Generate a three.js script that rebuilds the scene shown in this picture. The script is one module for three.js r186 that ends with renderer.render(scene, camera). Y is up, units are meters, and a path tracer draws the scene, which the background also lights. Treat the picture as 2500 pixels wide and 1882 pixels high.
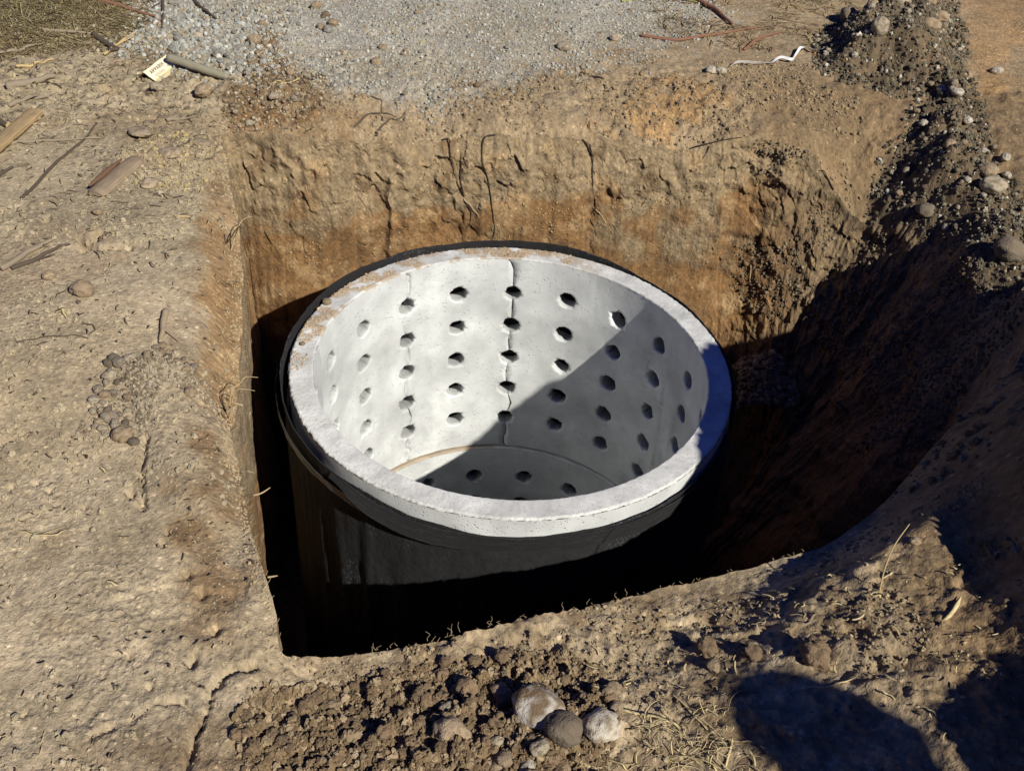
import * as THREE from 'three';
import { mergeGeometries, mergeVertices } from 'three/addons/utils/BufferGeometryUtils.js';
import { ImprovedNoise } from 'three/addons/math/ImprovedNoise.js';
import { MarchingCubes } from 'three/addons/objects/MarchingCubes.js';

// ------------------------------------------------------------ camera, sky, sun, exposure
const scene = new THREE.Scene();
const camera = new THREE.PerspectiveCamera(39.14, 1024 / 770, 0.05, 300);
camera.position.set(0.0005, 2.0312, 2.6966);
{
  const right = new THREE.Vector3(0.99759, 0.05539, -0.04167), up = new THREE.Vector3(-0.0693, 0.78335, -0.6177), back = new THREE.Vector3(-0.00157, 0.6191, 0.78531);
  camera.quaternion.setFromRotationMatrix(new THREE.Matrix4().makeBasis(right, up, back));
}
scene.add(camera);
const renderer = new THREE.WebGLRenderer({ antialias: true });
renderer.setSize(1024, 770);
renderer.toneMapping = THREE.LinearToneMapping;
renderer.toneMappingExposure = 1.04;
renderer.shadowMap.enabled = true;
const SUN = new THREE.Vector3(0.507, 0.6347, 0.5832).normalize();
const sun = new THREE.DirectionalLight(new THREE.Color().setRGB(1, 0.955, 0.885), 5);
sun.position.copy(SUN).multiplyScalar(12);
sun.castShadow = true; sun.shadow.radius = 1; sun.shadow.mapSize.set(4096, 4096);
Object.assign(sun.shadow.camera, { left: -5, right: 5, top: 5, bottom: -5, near: 1, far: 30 });
scene.add(sun, sun.target);
{ // clear deep blue sky, paler to the horizon
  const w = 256, h = 128, a = new Float32Array(w * h * 4);
  for (let j = 0; j < h; j++) for (let i = 0; i < w; i++) {
    const el = (j + 0.5) / h * Math.PI - Math.PI / 2, t = Math.pow(1 - Math.max(0, Math.sin(el)), 3), k = (j * w + i) * 4;
    a[k] = 0.008 + 0.03 * t; a[k + 1] = 0.024 + 0.045 * t; a[k + 2] = 0.14 + 0.07 * t; a[k + 3] = 1;
  }
  const sky = new THREE.DataTexture(a, w, h, THREE.RGBAFormat, THREE.FloatType);
  sky.mapping = THREE.EquirectangularReflectionMapping; sky.magFilter = sky.minFilter = THREE.LinearFilter; sky.needsUpdate = true;
  scene.background = sky; scene.environment = sky;
}

// ------------------------------------------------------------ measured places, in metres: x right, z towards the viewer, origin at the ring's centre
const D_zones = {"gravel":[[-1.749,-2.24],[-1.608,-1.607],[-1.489,-1.517],[-1.35,-1.435],[-1.175,-1.321],[-1.083,-1.337],[-1.025,-1.368],[-0.855,-1.317],[-0.701,-1.256],[-0.385,-1.26],[-0.218,-1.367],[0.002,-1.572],[0.256,-1.705],[0.453,-1.864],[0.698,-2.044],[0.818,-2.324],[0.783,-2.777]],"brown":[[-1.165,-1.809],[-1.054,-1.735],[-0.972,-1.461],[-0.796,-1.347],[-0.784,-1.192],[-0.835,-1.053],[-0.959,-0.926],[-1.038,-0.763],[-1.102,-0.818],[-1.134,-1.003],[-1.152,-1.225],[-1.131,-1.474]],"darkpile":[[1.267,-2.177],[1.503,-2.515],[1.621,-2.428],[1.923,-3.018],[2.147,-3.066],[1.901,-2.123],[1.821,-1.658],[1.819,-1.268],[1.846,-1.063],[1.922,-0.85],[1.792,-0.49],[1.408,-0.424],[1.274,-0.368],[1.244,-0.577],[1.24,-0.874],[1.39,-1.2],[1.596,-1.578],[1.446,-1.656],[1.3,-1.694],[1.197,-1.785]],"orange":[[2.147,-3.066],[2.767,-3.198],[2.493,-2.437],[2.233,-2.234],[1.947,-1.679],[1.859,-1.727],[1.926,-2.176]],"orange2":[[0.329,-1.323],[0.477,-1.387],[0.572,-1.567],[0.702,-1.527],[0.651,-1.339],[0.482,-1.198],[0.324,-1.172]],"straw":[[-3.131,-2.114],[-1.879,-2.387],[-1.634,-1.89],[-1.623,-1.627],[-1.714,-1.497],[-1.915,-1.416],[-2.123,-1.294],[-2.606,-1.125]],"clods":[[-0.467,1.54],[-0.448,1.494],[-0.367,1.442],[-0.235,1.394],[-0.096,1.356],[0.038,1.315],[0.16,1.309],[0.223,1.373],[0.244,1.447],[0.241,1.527],[0.209,1.636],[-0.403,1.683]],"mound":[[-0.985,0.516],[-0.916,0.464],[-0.784,0.519],[-0.683,0.674],[-0.592,0.927],[-0.586,1.031],[-0.637,1.073],[-0.728,1.007],[-0.825,0.868],[-0.907,0.698]],"moist":[[-0.641,1.595],[-0.551,1.554],[-0.541,1.509],[-0.46,1.564],[-0.387,1.687],[-0.585,1.702]]};
const D_frontRocks = [[0.211,1.514,0.0393,"white","pale whitish rounded cobble, lying right of the dark rock on the front bank"],[0.09,1.486,0.049,"splash","large lumpy rock half crusted with white cement on the front bank"],[-0.065,1.539,0.0358,"tan","tan rounded cobble with a pale lower face among the front clods"],[0.14,1.542,0.0374,"dark","dark grey brown rock between the white cobble and the pebbles"],[0.023,1.431,0.02,"tan","small smooth tan oval stone near the pit edge in front"],[-0.043,1.43,0.0257,"clod","big brown soil clod left of the small oval stone"],[-0.087,1.446,0.016,"clod","round brown soil clod beside the bigger clod at the pit edge"],[-0.076,1.482,0.0142,"pale","pale speckled pebble among the brown front clods"],[0.098,1.58,0.0185,"pale","pale rounded pebble just left of the dark front rock"],[0.078,1.606,0.0153,"white","whitish broken pebble at the bottom edge of the picture"],[0.036,1.596,0.0168,"tan","tan stone at the bottom left of the whitish broken pebble"],[0.02,1.559,0.0147,"pale","pale angular chip lying between tan and brown front clods"],[0.142,1.604,0.0153,"tan","tan pebble at the bottom edge under the dark front rock"],[0.238,1.419,0.0154,"tan","pointed tan stone under the pale straw on the front bank"],[0.069,1.42,0.0113,"tan","little tan pebble right of the smooth oval stone"]];
const D_bankRocks = [[0.428,1.31,0.0217,"clod","brown clod standing up on the crest of the front bank"],[0.509,1.339,0.0217,"clod","crumbly brown clod right of the crest clod on the bank"],[0.614,1.371,0.0318,"clod","widest low clod on the front bank, grey topped"],[0.432,1.365,0.0148,"tan","tan lump below the crest clod on the front bank"],[0.854,1.108,0.013,"tan","small tan stone at the shadow edge on the right bank"],[1.073,1.076,0.0251,"pale","pale sunlit stone in the shadow at the right edge"]];
const D_leftRocks = [[-1.409,-1.157,0.0252,"pale","grey speckled stone just below the paper box"],[-1.231,-1.15,0.0332,"tan","flat tan stone between the paper box stick and the brown patch"],[-1.196,0.237,0.033,"tan","single big tan stone on the bare left ground"],[-1.317,0.167,0.0202,"tan","dusty tan lump up left of the big tan stone"],[-1.351,-0.779,0.0528,"slab","broken flat tan slab propped beside the crumbled heap"],[-1.213,-0.65,0.0449,"slab","brownish flat slab lying on the crumbled left heap"],[-1.214,-0.413,0.0369,"slab","square dusty slab fragment below the split log"],[-1.135,-0.78,0.0398,"slab","half buried tan slab near the back left pit corner"],[-1.281,-0.17,0.0122,"pale","pale pebble near the split log end"],[-1.305,-0.204,0.0192,"tan","small tan lump at the lower end of the split log"],[-1.247,-0.076,0.0172,"clod","crumbly soil lump beside the dark hollow on the left ground"]];
const D_gravRocks = [[-1.148,-1.635,0.0327,"tan","pale tan cobble at the left edge of the brown wet patch"],[-1.157,-1.811,0.0225,"tan","small tan cobble above the brown wet patch"],[-0.628,-1.682,0.0197,"tan","upper one of two tan pebbles in the middle grey gravel"],[-0.634,-1.543,0.0245,"tan","lower one of two tan pebbles in the middle grey gravel"],[0.127,-1.817,0.0311,"pale","cream rounded cobble in the grey gravel right of centre"],[0.355,-1.96,0.0263,"pale","cream cobble near the red twig in the gravel"],[-0.971,-2.053,0.0253,"tan","topmost brown pebble of the small cluster in the gravel"],[-0.915,-1.972,0.0191,"clod","brown pebble in the middle of the small gravel cluster"],[-0.915,-1.843,0.0187,"tan","tan pebble at the lower left of the gravel cluster"],[-0.87,-1.891,0.0263,"tan","largest pale brown pebble of the small gravel cluster"],[-0.879,-1.821,0.0223,"grey","flat grey chip under the pebble cluster in the gravel"],[-0.949,-1.373,0.0222,"tan","brown cobble sunk in the brown wet patch"],[-0.964,-1.142,0.0196,"pale","white round pebble in the middle of the brown patch"],[-0.881,-1.111,0.0162,"pale","white pebble at the lower right of the brown patch"],[-1.03,-1.013,0.0175,"pale","cream pebble at the lower left of the brown patch"],[-0.236,-1.392,0.0134,"clod","dark brown pebble, left one of the pair by the gravel edge"],[-0.211,-1.381,0.0134,"clod","dark brown pebble, right one of the pair by the gravel edge"],[0.743,-1.691,0.0235,"white","left lump of the white crumbs beside the strap end"],[0.786,-1.69,0.0235,"white","right lump of the white crumbs beside the strap end"]];
const D_pileRocks = [[1.439,-2.339,0.0521,"dark","dark muddy cobble at the left end of the gravel pile"],[1.555,-2.394,0.0423,"dark","muddy cobble second from the left on the gravel pile top"],[1.516,-2.25,0.0392,"tan","brown cobble below the two muddy cobbles on the pile"],[1.602,-2.216,0.0576,"pale","large pale cobble in front of the muddy cobbles on the pile"],[1.791,-2.376,0.0427,"tan","round brown cobble in the middle of the gravel pile"],[1.848,-2.303,0.036,"tan","tan cobble with a dark spot on the gravel pile"],[2.014,-2.72,0.0456,"white","whitest cobble at the top of the gravel pile"],[1.774,-2.486,0.026,"white","small white oval pebble near the pile top"],[1.687,-1.988,0.0597,"tan","long smooth tan cobble half buried in the gravel pile"],[1.443,-1.861,0.0499,"pale","pale crusted rock at the lower left of the gravel pile"],[1.465,-2.282,0.0248,"tan","small tan cobble between the muddy cobbles"],[1.673,-1.583,0.0241,"white","white pebble at the neck of the gravel pile"],[1.71,-1.516,0.0257,"white","white pebble right below the neck of the pile"],[1.572,-1.407,0.0214,"white","white pebble on the left flank of the lower pile"],[1.716,-1.351,0.0214,"white","white pebble in the middle of the lower pile"],[1.789,-1.274,0.0266,"white","speckled white pebble on the right of the lower pile"],[1.848,-1.212,0.0246,"white","white pebble on the right rim of the lower pile"],[1.619,-1.208,0.0293,"tan","round tan cobble in the lower gravel pile"],[1.731,-1.062,0.0407,"tan","brown cobble with a worn face in the lower pile"],[1.728,-0.979,0.05,"pale","big yellowish cobble near the right edge of the lower pile"],[1.545,-0.888,0.0194,"white","white pebble low in the gravel pile"],[1.312,-0.869,0.0379,"dark","dark cobble at the lower left tip of the gravel pile"],[1.685,-0.597,0.0525,"dark","grey boulder at the right edge below the gravel pile"],[1.993,-1.882,0.026,"white","white pebble up on the orange sand at the right"]];
const D_moundRocks = [[-1.003,0.527,0.0223,"m"],[-1.007,0.582,0.022,"m"],[-1.02,0.512,0.0157,"m"],[-0.978,0.507,0.0156,"m"],[-0.943,0.481,0.0134,"m"],[-0.91,0.467,0.0112,"m"],[-1.019,0.634,0.0131,"m"],[-1.016,0.675,0.0129,"m"],[-0.997,0.652,0.014,"m"],[-0.991,0.684,0.0128,"m"],[-0.972,0.705,0.0138,"m"],[-1.005,0.717,0.0138,"m"],[-0.978,0.752,0.0126,"m"],[-0.959,0.735,0.019,"m"],[-0.936,0.76,0.0177,"m"],[-0.906,0.793,0.0268,"m"],[-0.875,0.813,0.0123,"m"],[-0.963,0.773,0.0146,"m"],[-0.981,0.768,0.0105,"m"],[-1.028,0.53,0.0134,"m"],[-0.94,0.657,0.0139,"m"],[-0.924,0.7,0.0095,"m"],[-0.822,0.497,0.0165,"m"],[-0.828,0.533,0.0131,"m"],[-0.865,0.494,0.0111,"m"],[-0.887,0.493,0.0111,"m"],[-0.934,0.439,0.0113,"m"],[-0.921,0.428,0.0125,"m"],[-0.791,0.629,0.0149,"m"],[-0.855,0.471,0.01,"m"],[-0.916,0.746,0.0094,"m"],[-0.94,0.717,0.0084,"m"],[-0.98,0.642,0.0097,"m"],[-0.983,0.601,0.0109,"m"],[-0.897,0.766,0.0104,"m"],[-0.971,0.592,0.0087,"m"],[-1.01,0.604,0.0099,"m"],[-0.985,0.719,0.0095,"m"]];
const D_sticks = [[[[-2.066,-1.983],[-1.862,-1.884],[-1.611,-1.815]],0.0099,"red","long red brown branch lying at the top left beside the gravel"],[[[-1.697,-1.422],[-1.679,-1.539],[-1.646,-1.637]],0.0066,"cane","straight pale yellow cane on the left below the straw"],[[[-1.945,-1.072],[-1.863,-1.117],[-1.799,-1.171]],0.0156,"grey","thick muddy stick with splintered end at the left edge"],[[[-1.876,-0.922],[-1.831,-0.995],[-1.769,-1.05]],0.0084,"grey","muddy forked stick under the thick splintered stick"],[[[-1.977,-1.246],[-1.918,-1.298],[-1.88,-1.367]],0.0054,"cane","thin tan stick above the thick muddy stick"],[[[-1.888,-0.809],[-1.803,-0.749]],0.013,"dark","cut dark branch with a pale round end by the board"],[[[-1.568,-0.266],[-1.552,-0.527],[-1.525,-0.702],[-1.528,-0.834]],0.0053,"dark","long thin dark stick slanting across the left ground"],[[[-1.762,-0.614],[-1.735,-0.643],[-1.609,-0.682],[-1.482,-0.722]],0.0055,"grey","long crooked twig lying level beside the board"],[[[-1.456,0.152],[-1.42,0.052],[-1.376,-0.021]],0.0091,"grey","upper strip of the split bark pair at the left edge"],[[[-1.431,0.143],[-1.378,0.069],[-1.341,0.007],[-1.32,-0.007]],0.0065,"dark","lower strip of the split bark pair at the left edge"],[[[-1.698,-0.403],[-1.674,-0.465]],0.006,"dark","short dark stick end at the left edge of the picture"],[[[-1.279,-0.208],[-1.217,-0.179]],0.0041,"grey","short twig beside the dark hollow on the left"],[[[-1.075,-0.224],[-1.025,-0.223]],0.004,"cane","short tan twig near the back left pit edge"],[[[-1.298,-0.895],[-1.268,-0.928],[-1.253,-0.998]],0.008,"grey","mossy bent stick below the flat tan stone"],[[[-1.576,-2.137],[-1.456,-1.951],[-1.351,-1.822]],0.0088,"dark","dark twig slanting over the grey gravel at top left"],[[[-1.669,-2.118],[-1.601,-1.896],[-1.54,-1.666]],0.0078,"dark","upright dark twig at the left edge of the gravel"],[[[-0.954,0.284],[-0.941,0.356],[-0.929,0.42]],0.0093,"tan","stubby dust covered stick above the small stone mound"],[[[-1.289,0.468],[-1.234,0.443],[-1.154,0.426],[-1.113,0.436]],0.0023,"dark","thin dark root lying on the bare left ground"],[[[-1.151,0.375],[-1.124,0.372],[-1.109,0.395],[-1.119,0.419]],0.0023,"dark","curled root loop on the bare left ground"],[[[-0.999,-1.24],[-0.952,-1.284],[-0.909,-1.347]],0.005,"cane","pale stick across the brown wet patch"],[[[0.469,-2.02],[0.622,-2.005],[0.792,-2.072],[1.02,-2.206]],0.0078,"red","long bright red brown twig at the gravel edge"],[[[0.912,-1.94],[0.991,-2.06],[1.106,-2.157]],0.0068,"red","shorter red brown twig right of the long one"],[[[0.393,-2.392],[0.522,-2.474],[0.641,-2.499],[0.753,-2.448]],0.0072,"green","green yellow stem at the top of the gravel"],[[[0.676,-2.575],[0.755,-2.465],[0.83,-2.354],[0.889,-2.207]],0.0123,"red","thick red brown stalk in the straw at the top"],[[[0.82,-2.535],[0.917,-2.526],[1.004,-2.59]],0.0085,"cane","pale yellow stalk crossing the red brown stalk"],[[[0.203,-1.595],[0.253,-1.561],[0.295,-1.539]],0.0052,"dark","short dark twig on the brown strip below the gravel"],[[[-1.872,-1.119],[-1.828,-1.146],[-1.75,-1.102]],0.0052,"dark","splinter lying at the end of the muddy stick"],[[[-1.793,-1.581],[-1.654,-1.465],[-1.7,-1.465]],0.011,"dark","dark crooked branch under the yellow cane"],[[[-2.006,-1.568],[-1.874,-1.575],[-1.785,-1.583]],0.0075,"grey","thin grey branch along the lower edge of the straw"],[[[-2.103,-1.36],[-2.021,-1.397],[-1.981,-1.483]],0.0074,"grey","bent grey branch at the left edge under the straw"],[[[-0.65,-1.055],[-0.597,-1.137],[-0.508,-1.167]],0.004,"dark","longest dark twig of the little bunch at the back pit edge"],[[[-0.564,-1.044],[-0.519,-1.135],[-0.471,-1.181]],0.004,"dark","steep dark twig of the little bunch at the back pit edge"],[[[-0.611,-1.233],[-0.569,-1.217],[-0.548,-1.108]],0.0032,"dark","hooked dark twig above the little bunch at the back pit edge"]];
const D_straws = [[[[0.2,1.423],[0.243,1.408],[0.28,1.384]],0.0032,"pale broad straw blade lying over the pointed tan stone"],[[[0.216,1.417],[0.252,1.396],[0.278,1.379]],0.0024,"second pale blade just above the broad straw blade"],[[[0.241,1.469],[0.294,1.48],[0.346,1.496],[0.365,1.53]],0.004,"long yellow bent grass blade right of the white cobble"],[[[0.202,1.57],[0.234,1.583],[0.267,1.603]],0.0023,"pale straw at the bottom right of the white cobble"],[[[0.351,1.427],[0.398,1.502],[0.418,1.526]],0.0028,"long straight straw leaning through the dry grass clump"],[[[0.447,1.532],[0.426,1.6]],0.0024,"upright straw at the right of the dry grass clump"],[[[0.589,1.44],[0.627,1.441],[0.675,1.428]],0.0025,"white thin straw at the top of the rounded shadow"],[[[1.012,1.133],[1.011,1.167],[1.01,1.201]],0.0038,"white straw splinter by the right hand shadow"],[[[0.855,1.321],[0.879,1.294],[0.898,1.268]],0.0054,"pale flat husk standing on the sunlit bank"],[[[0.736,1.236],[0.752,1.237],[0.766,1.242]],0.0027,"short white straw on the sunlit bank"],[[[0.775,1.19],[0.786,1.187],[0.798,1.182]],0.0027,"tiny white chip of straw on the sunlit bank"],[[[0.593,1.272],[0.616,1.281],[0.639,1.265]],0.0035,"curved brown twig on the front bank"],[[[0.345,1.557],[0.404,1.586],[0.417,1.603]],0.0031,"yellow straw low in the dry grass clump"]];
const D_straws2 = [[[[-1.029,1.114],[-0.983,1.121],[-0.942,1.115],[-0.925,1.101]],0.0029,"wisp of pale dry grass on the lower left ground"],[[[-1.026,1.111],[-0.976,1.115],[-0.935,1.09]],0.0019,"second thin wisp beside the pale dry grass"],[[[-0.794,1.241],[-0.767,1.248]],0.0036,"short white straw chip on the lower left ground"],[[[-0.921,0.906],[-0.902,0.925]],0.004,"pale broken straw below the small stone mound"],[[[-1.231,0.343],[-1.22,0.322],[-1.195,0.362]],0.0048,"bent pale straw on the bare left ground"],[[[-0.777,1.643],[-0.786,1.603],[-0.79,1.586]],0.0017,"thin tan straw at the bottom left"]];
const D_tag = [[-1.502,-1.303],[-1.43,-1.236],[-1.419,-1.422],[-1.473,-1.49],[-1.461,-1.21],[-1.426,-1.387],[-1.182,-1.348]];
const D_plank = [[-1.775,-0.523],[-1.756,-0.872]];
const D_log = [[-1.352,-0.311],[-1.301,-0.575]];
const D_strap = [[0.822,-1.731],[0.864,-1.77],[0.944,-1.78],[1.009,-1.81],[1.06,-1.855],[1.103,-1.849],[1.129,-1.905],[1.16,-1.962],[1.187,-1.981],[1.219,-1.958],[1.251,-1.932]];
const D_wallRoots = [[[-0.906,0.143,-1.06],[-0.932,0.09,-1.06],[-0.96,0.0,-1.06],[-0.967,-0.071,-1.06],[-0.958,-0.129,-1.06],[-0.932,-0.16,-1.06]],[[-0.312,0.339,-1.06],[-0.304,0.288,-1.06],[-0.287,0.206,-1.06],[-0.279,0.122,-1.06],[-0.271,0.071,-1.06]],[[-0.242,0.142,-1.06],[-0.246,0.056,-1.06],[-0.231,-0.014,-1.06],[-0.201,-0.075,-1.06],[-0.203,-0.112,-1.06],[-0.221,-0.159,-1.06],[-0.208,-0.192,-1.06]],[[-0.116,0.342,-1.06],[-0.142,0.251,-1.06],[-0.163,0.199,-1.06],[-0.163,0.131,-1.06],[-0.139,0.064,-1.06],[-0.121,-0.041,-1.06],[-0.105,-0.131,-1.06],[-0.114,-0.211,-1.06]],[[0.198,0.226,-1.06],[0.238,0.162,-1.06],[0.253,0.059,-1.06],[0.275,-0.046,-1.06],[0.257,-0.093,-1.06],[0.282,-0.147,-1.06],[0.299,-0.202,-1.06]],[[0.458,0.004,-1.06],[0.447,-0.06,-1.06],[0.442,-0.125,-1.06],[0.449,-0.181,-1.06],[0.462,-0.233,-1.06]],[[0.625,0.205,-1.06],[0.614,0.157,-1.06],[0.616,0.087,-1.06],[0.606,0.025,-1.06]],[[0.576,0.421,-1.06],[0.706,0.363,-1.06],[0.721,0.291,-1.06]],[[1.078,0.251,-1.06],[1.035,0.172,-1.06],[0.982,0.089,-1.06]]];
const D_wallRootsPale = [[[0.278,-0.055,-1.06],[0.318,-0.107,-1.06],[0.356,-0.154,-1.06]],[[0.459,0.004,-1.06],[0.478,-0.067,-1.06],[0.516,-0.191,-1.06]],[[-0.234,-0.014,-1.06],[-0.201,-0.048,-1.06],[-0.171,-0.091,-1.06]],[[0.864,-0.301,-1.06],[0.879,-0.34,-1.06],[0.894,-0.368,-1.06]]];
const D_lipRoots = [[[-0.719,0.26,0.583],[-0.701,0.26,0.575],[-0.686,0.26,0.551],[-0.679,0.26,0.533],[-0.645,0.26,0.535]],[[-0.718,0.26,0.586],[-0.69,0.26,0.577],[-0.664,0.26,0.577],[-0.642,0.26,0.585]],[[-0.564,0.26,0.943],[-0.547,0.26,0.938],[-0.53,0.26,0.922]],[[-0.597,0.26,0.865],[-0.579,0.26,0.873]],[[-0.48,0.26,1.181],[-0.459,0.26,1.178]],[[-0.662,0.26,0.631],[-0.687,0.26,0.631],[-0.699,0.26,0.627]],[[-0.901,0.26,-0.191],[-0.878,0.26,-0.232],[-0.867,0.26,-0.267],[-0.846,0.26,-0.275]],[[-0.931,0.26,-0.237],[-0.918,0.26,-0.201],[-0.874,0.26,-0.215],[-0.858,0.26,-0.172]]];
const D_frontRootlets = [[-0.23,1.345],[-0.243,1.378],[-0.209,1.353],[-0.202,1.379],[-0.099,1.305],[-0.094,1.337],[-0.088,1.262],[-0.071,1.323],[-0.008,1.289],[-0.003,1.338],[0.009,1.285],[-0.138,1.339],[0.058,1.271],[0.067,1.291],[0.145,1.247],[0.266,1.193],[0.295,1.18],[0.204,1.215]];
const D_upright = [[0.763,0.38,1.228]];
// ------------------------------------------------------------ helpers
function rng(a) { return () => { a |= 0; a = a + 0x6D2B79F5 | 0; let t = Math.imul(a ^ a >>> 15, 1 | a); t = t + Math.imul(t ^ t >>> 7, 61 | t) ^ t; return ((t ^ t >>> 14) >>> 0) / 4294967296; }; }
const perlin = new ImprovedNoise(), N3 = (x, y, z) => perlin.noise(x + 71.3, y + 37.7, z + 53.1);
const fbm = (x, y, z, o = 4) => { let s = 0, a = 1, t = 0; for (let i = 0; i < o; i++) { s += a * N3(x, y, z); t += a; a *= 0.5; x = x * 2.03 + 3.1; y = y * 2.03 + 1.7; z = z * 2.03 + 5.3; } return s / t; };
const sst = (a, b, v) => { const t = Math.min(1, Math.max(0, (v - a) / (b - a))); return t * t * (3 - 2 * t); };
const lerp = (a, b, t) => a + (b - a) * t, clamp = (v, a, b) => Math.min(b, Math.max(a, v));
const mix3 = (a, b, t) => [lerp(a[0], b[0], t), lerp(a[1], b[1], t), lerp(a[2], b[2], t)];
const hash3 = (i, j, k) => { let h = Math.imul(i, 374761393) ^ Math.imul(j, 668265263) ^ Math.imul(k, 2147483647 ^ 1274126177); h = Math.imul(h ^ h >>> 13, 1274126177); return ((h ^ h >>> 16) >>> 0) / 4294967296; };
// broken facets: every cell of a jittered lattice is a plane of its own tilt
function facets(x, y, z) {
  const ix = Math.floor(x), iy = Math.floor(y), iz = Math.floor(z); let best = 9, r = 0, d2 = 9;
  for (let a = -1; a < 2; a++) for (let b = -1; b < 2; b++) for (let c = -1; c < 2; c++) {
    const i = ix + a, j = iy + b, k = iz + c, h = hash3(i, j, k), px = i + h, py = j + hash3(j, k, i + 7), pz = k + hash3(k + 3, i, j);
    const dx = x - px, dy = y - py, dz = z - pz, d = dx * dx + dy * dy + dz * dz;
    if (d < best) { d2 = best; best = d; r = (h - 0.5) * 0.9 + dx * (hash3(i, k, j) - 0.5) * 1.5 + dy * (hash3(j, i, k) - 0.5) * 1.5 + dz * (hash3(k, j, i) - 0.5) * 1.5; } else if (d < d2) d2 = d;
  }
  return [r, Math.sqrt(d2) - Math.sqrt(best)];
}
const used = {};
function numbered(name) { const n = used[name] = (used[name] ?? -1) + 1; return n ? name + '_' + String(n).padStart(3, '0') : name; }
function tag(o, label, category, group, kind) {
  if (label) o.userData.label = label;
  if (category) o.userData.category = category;
  if (group) o.userData.group = group;
  if (kind) o.userData.kind = kind;
  return o;
}
function mesh(name, geo, mat, parent = scene) {
  const m = new THREE.Mesh(geo, mat); m.name = parent === scene ? numbered(name) : name;
  m.castShadow = m.receiveShadow = true; parent.add(m); return m;
}
function group(name, x = 0, y = 0, z = 0) { const g = new THREE.Group(); g.name = numbered(name); g.position.set(x, y, z); scene.add(g); return g; }
function gridGeo(nu, nv, fn, closed, col, uvf) { // fn(i, j) -> [x, y, z]
  const P = new Float32Array(nu * nv * 3), C = col && new Float32Array(nu * nv * 3), U = uvf && new Float32Array(nu * nv * 2), I = [];
  for (let j = 0; j < nv; j++) for (let i = 0; i < nu; i++) {
    const k = j * nu + i, p = fn(i, j); P.set(p, k * 3);
    if (col) C.set(col(p, i, j), k * 3);
    if (uvf) U.set(uvf(p, i, j), k * 2);
  }
  const idx = new Uint32Array((closed ? nu : nu - 1) * (nv - 1) * 6); let q = 0;
  for (let j = 0; j < nv - 1; j++) for (let i = 0; i < (closed ? nu : nu - 1); i++) {
    const a = j * nu + i, b = j * nu + (i + 1) % nu, c = a + nu, d = b + nu;
    idx[q++] = a; idx[q++] = b; idx[q++] = d; idx[q++] = a; idx[q++] = d; idx[q++] = c;
  }
  const g = new THREE.BufferGeometry();
  g.setAttribute('position', new THREE.BufferAttribute(P, 3));
  if (C) g.setAttribute('color', new THREE.BufferAttribute(C, 3));
  if (U) g.setAttribute('uv', new THREE.BufferAttribute(U, 2));
  g.setIndex(new THREE.BufferAttribute(idx, 1)); g.computeVertexNormals();
  return g;
}
function tube(points, radii, seg = 7, per = 8) { // a tapering stem along points, closed at both ends
  const c = new THREE.CatmullRomCurve3(points), n = Math.max(4, points.length * per), fr = c.computeFrenetFrames(n, false), P = [], I = [];
  const R = (t) => { if (!Array.isArray(radii)) return radii; const f = t * (radii.length - 1), i = Math.min(radii.length - 2, Math.floor(f)); return lerp(radii[i], radii[i + 1], f - i); };
  for (let i = 0; i <= n; i++) {
    const t = i / n, p = c.getPointAt(t), r = R(t);
    for (let k = 0; k < seg; k++) {
      const a = k / seg * Math.PI * 2, q = r * (1 + 0.16 * N3(p.x * 60 + k * 1.7, p.y * 60, p.z * 60 + i * 0.31));
      P.push(p.x + q * (Math.cos(a) * fr.normals[i].x + Math.sin(a) * fr.binormals[i].x), p.y + q * (Math.cos(a) * fr.normals[i].y + Math.sin(a) * fr.binormals[i].y), p.z + q * (Math.cos(a) * fr.normals[i].z + Math.sin(a) * fr.binormals[i].z));
    }
  }
  for (let i = 0; i < n; i++) for (let k = 0; k < seg; k++) { const a = i * seg + k, b = i * seg + (k + 1) % seg; I.push(a, b, b + seg, a, b + seg, a + seg); }
  const s = P.length / 3, p0 = c.getPointAt(0), p1 = c.getPointAt(1); P.push(p0.x, p0.y, p0.z, p1.x, p1.y, p1.z);
  for (let k = 0; k < seg; k++) { I.push(s, (k + 1) % seg, k); I.push(s + 1, n * seg + k, n * seg + (k + 1) % seg); }
  const g = new THREE.BufferGeometry(); g.setAttribute('position', new THREE.Float32BufferAttribute(P, 3)); g.setIndex(I); g.computeVertexNormals(); return g;
}
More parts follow.
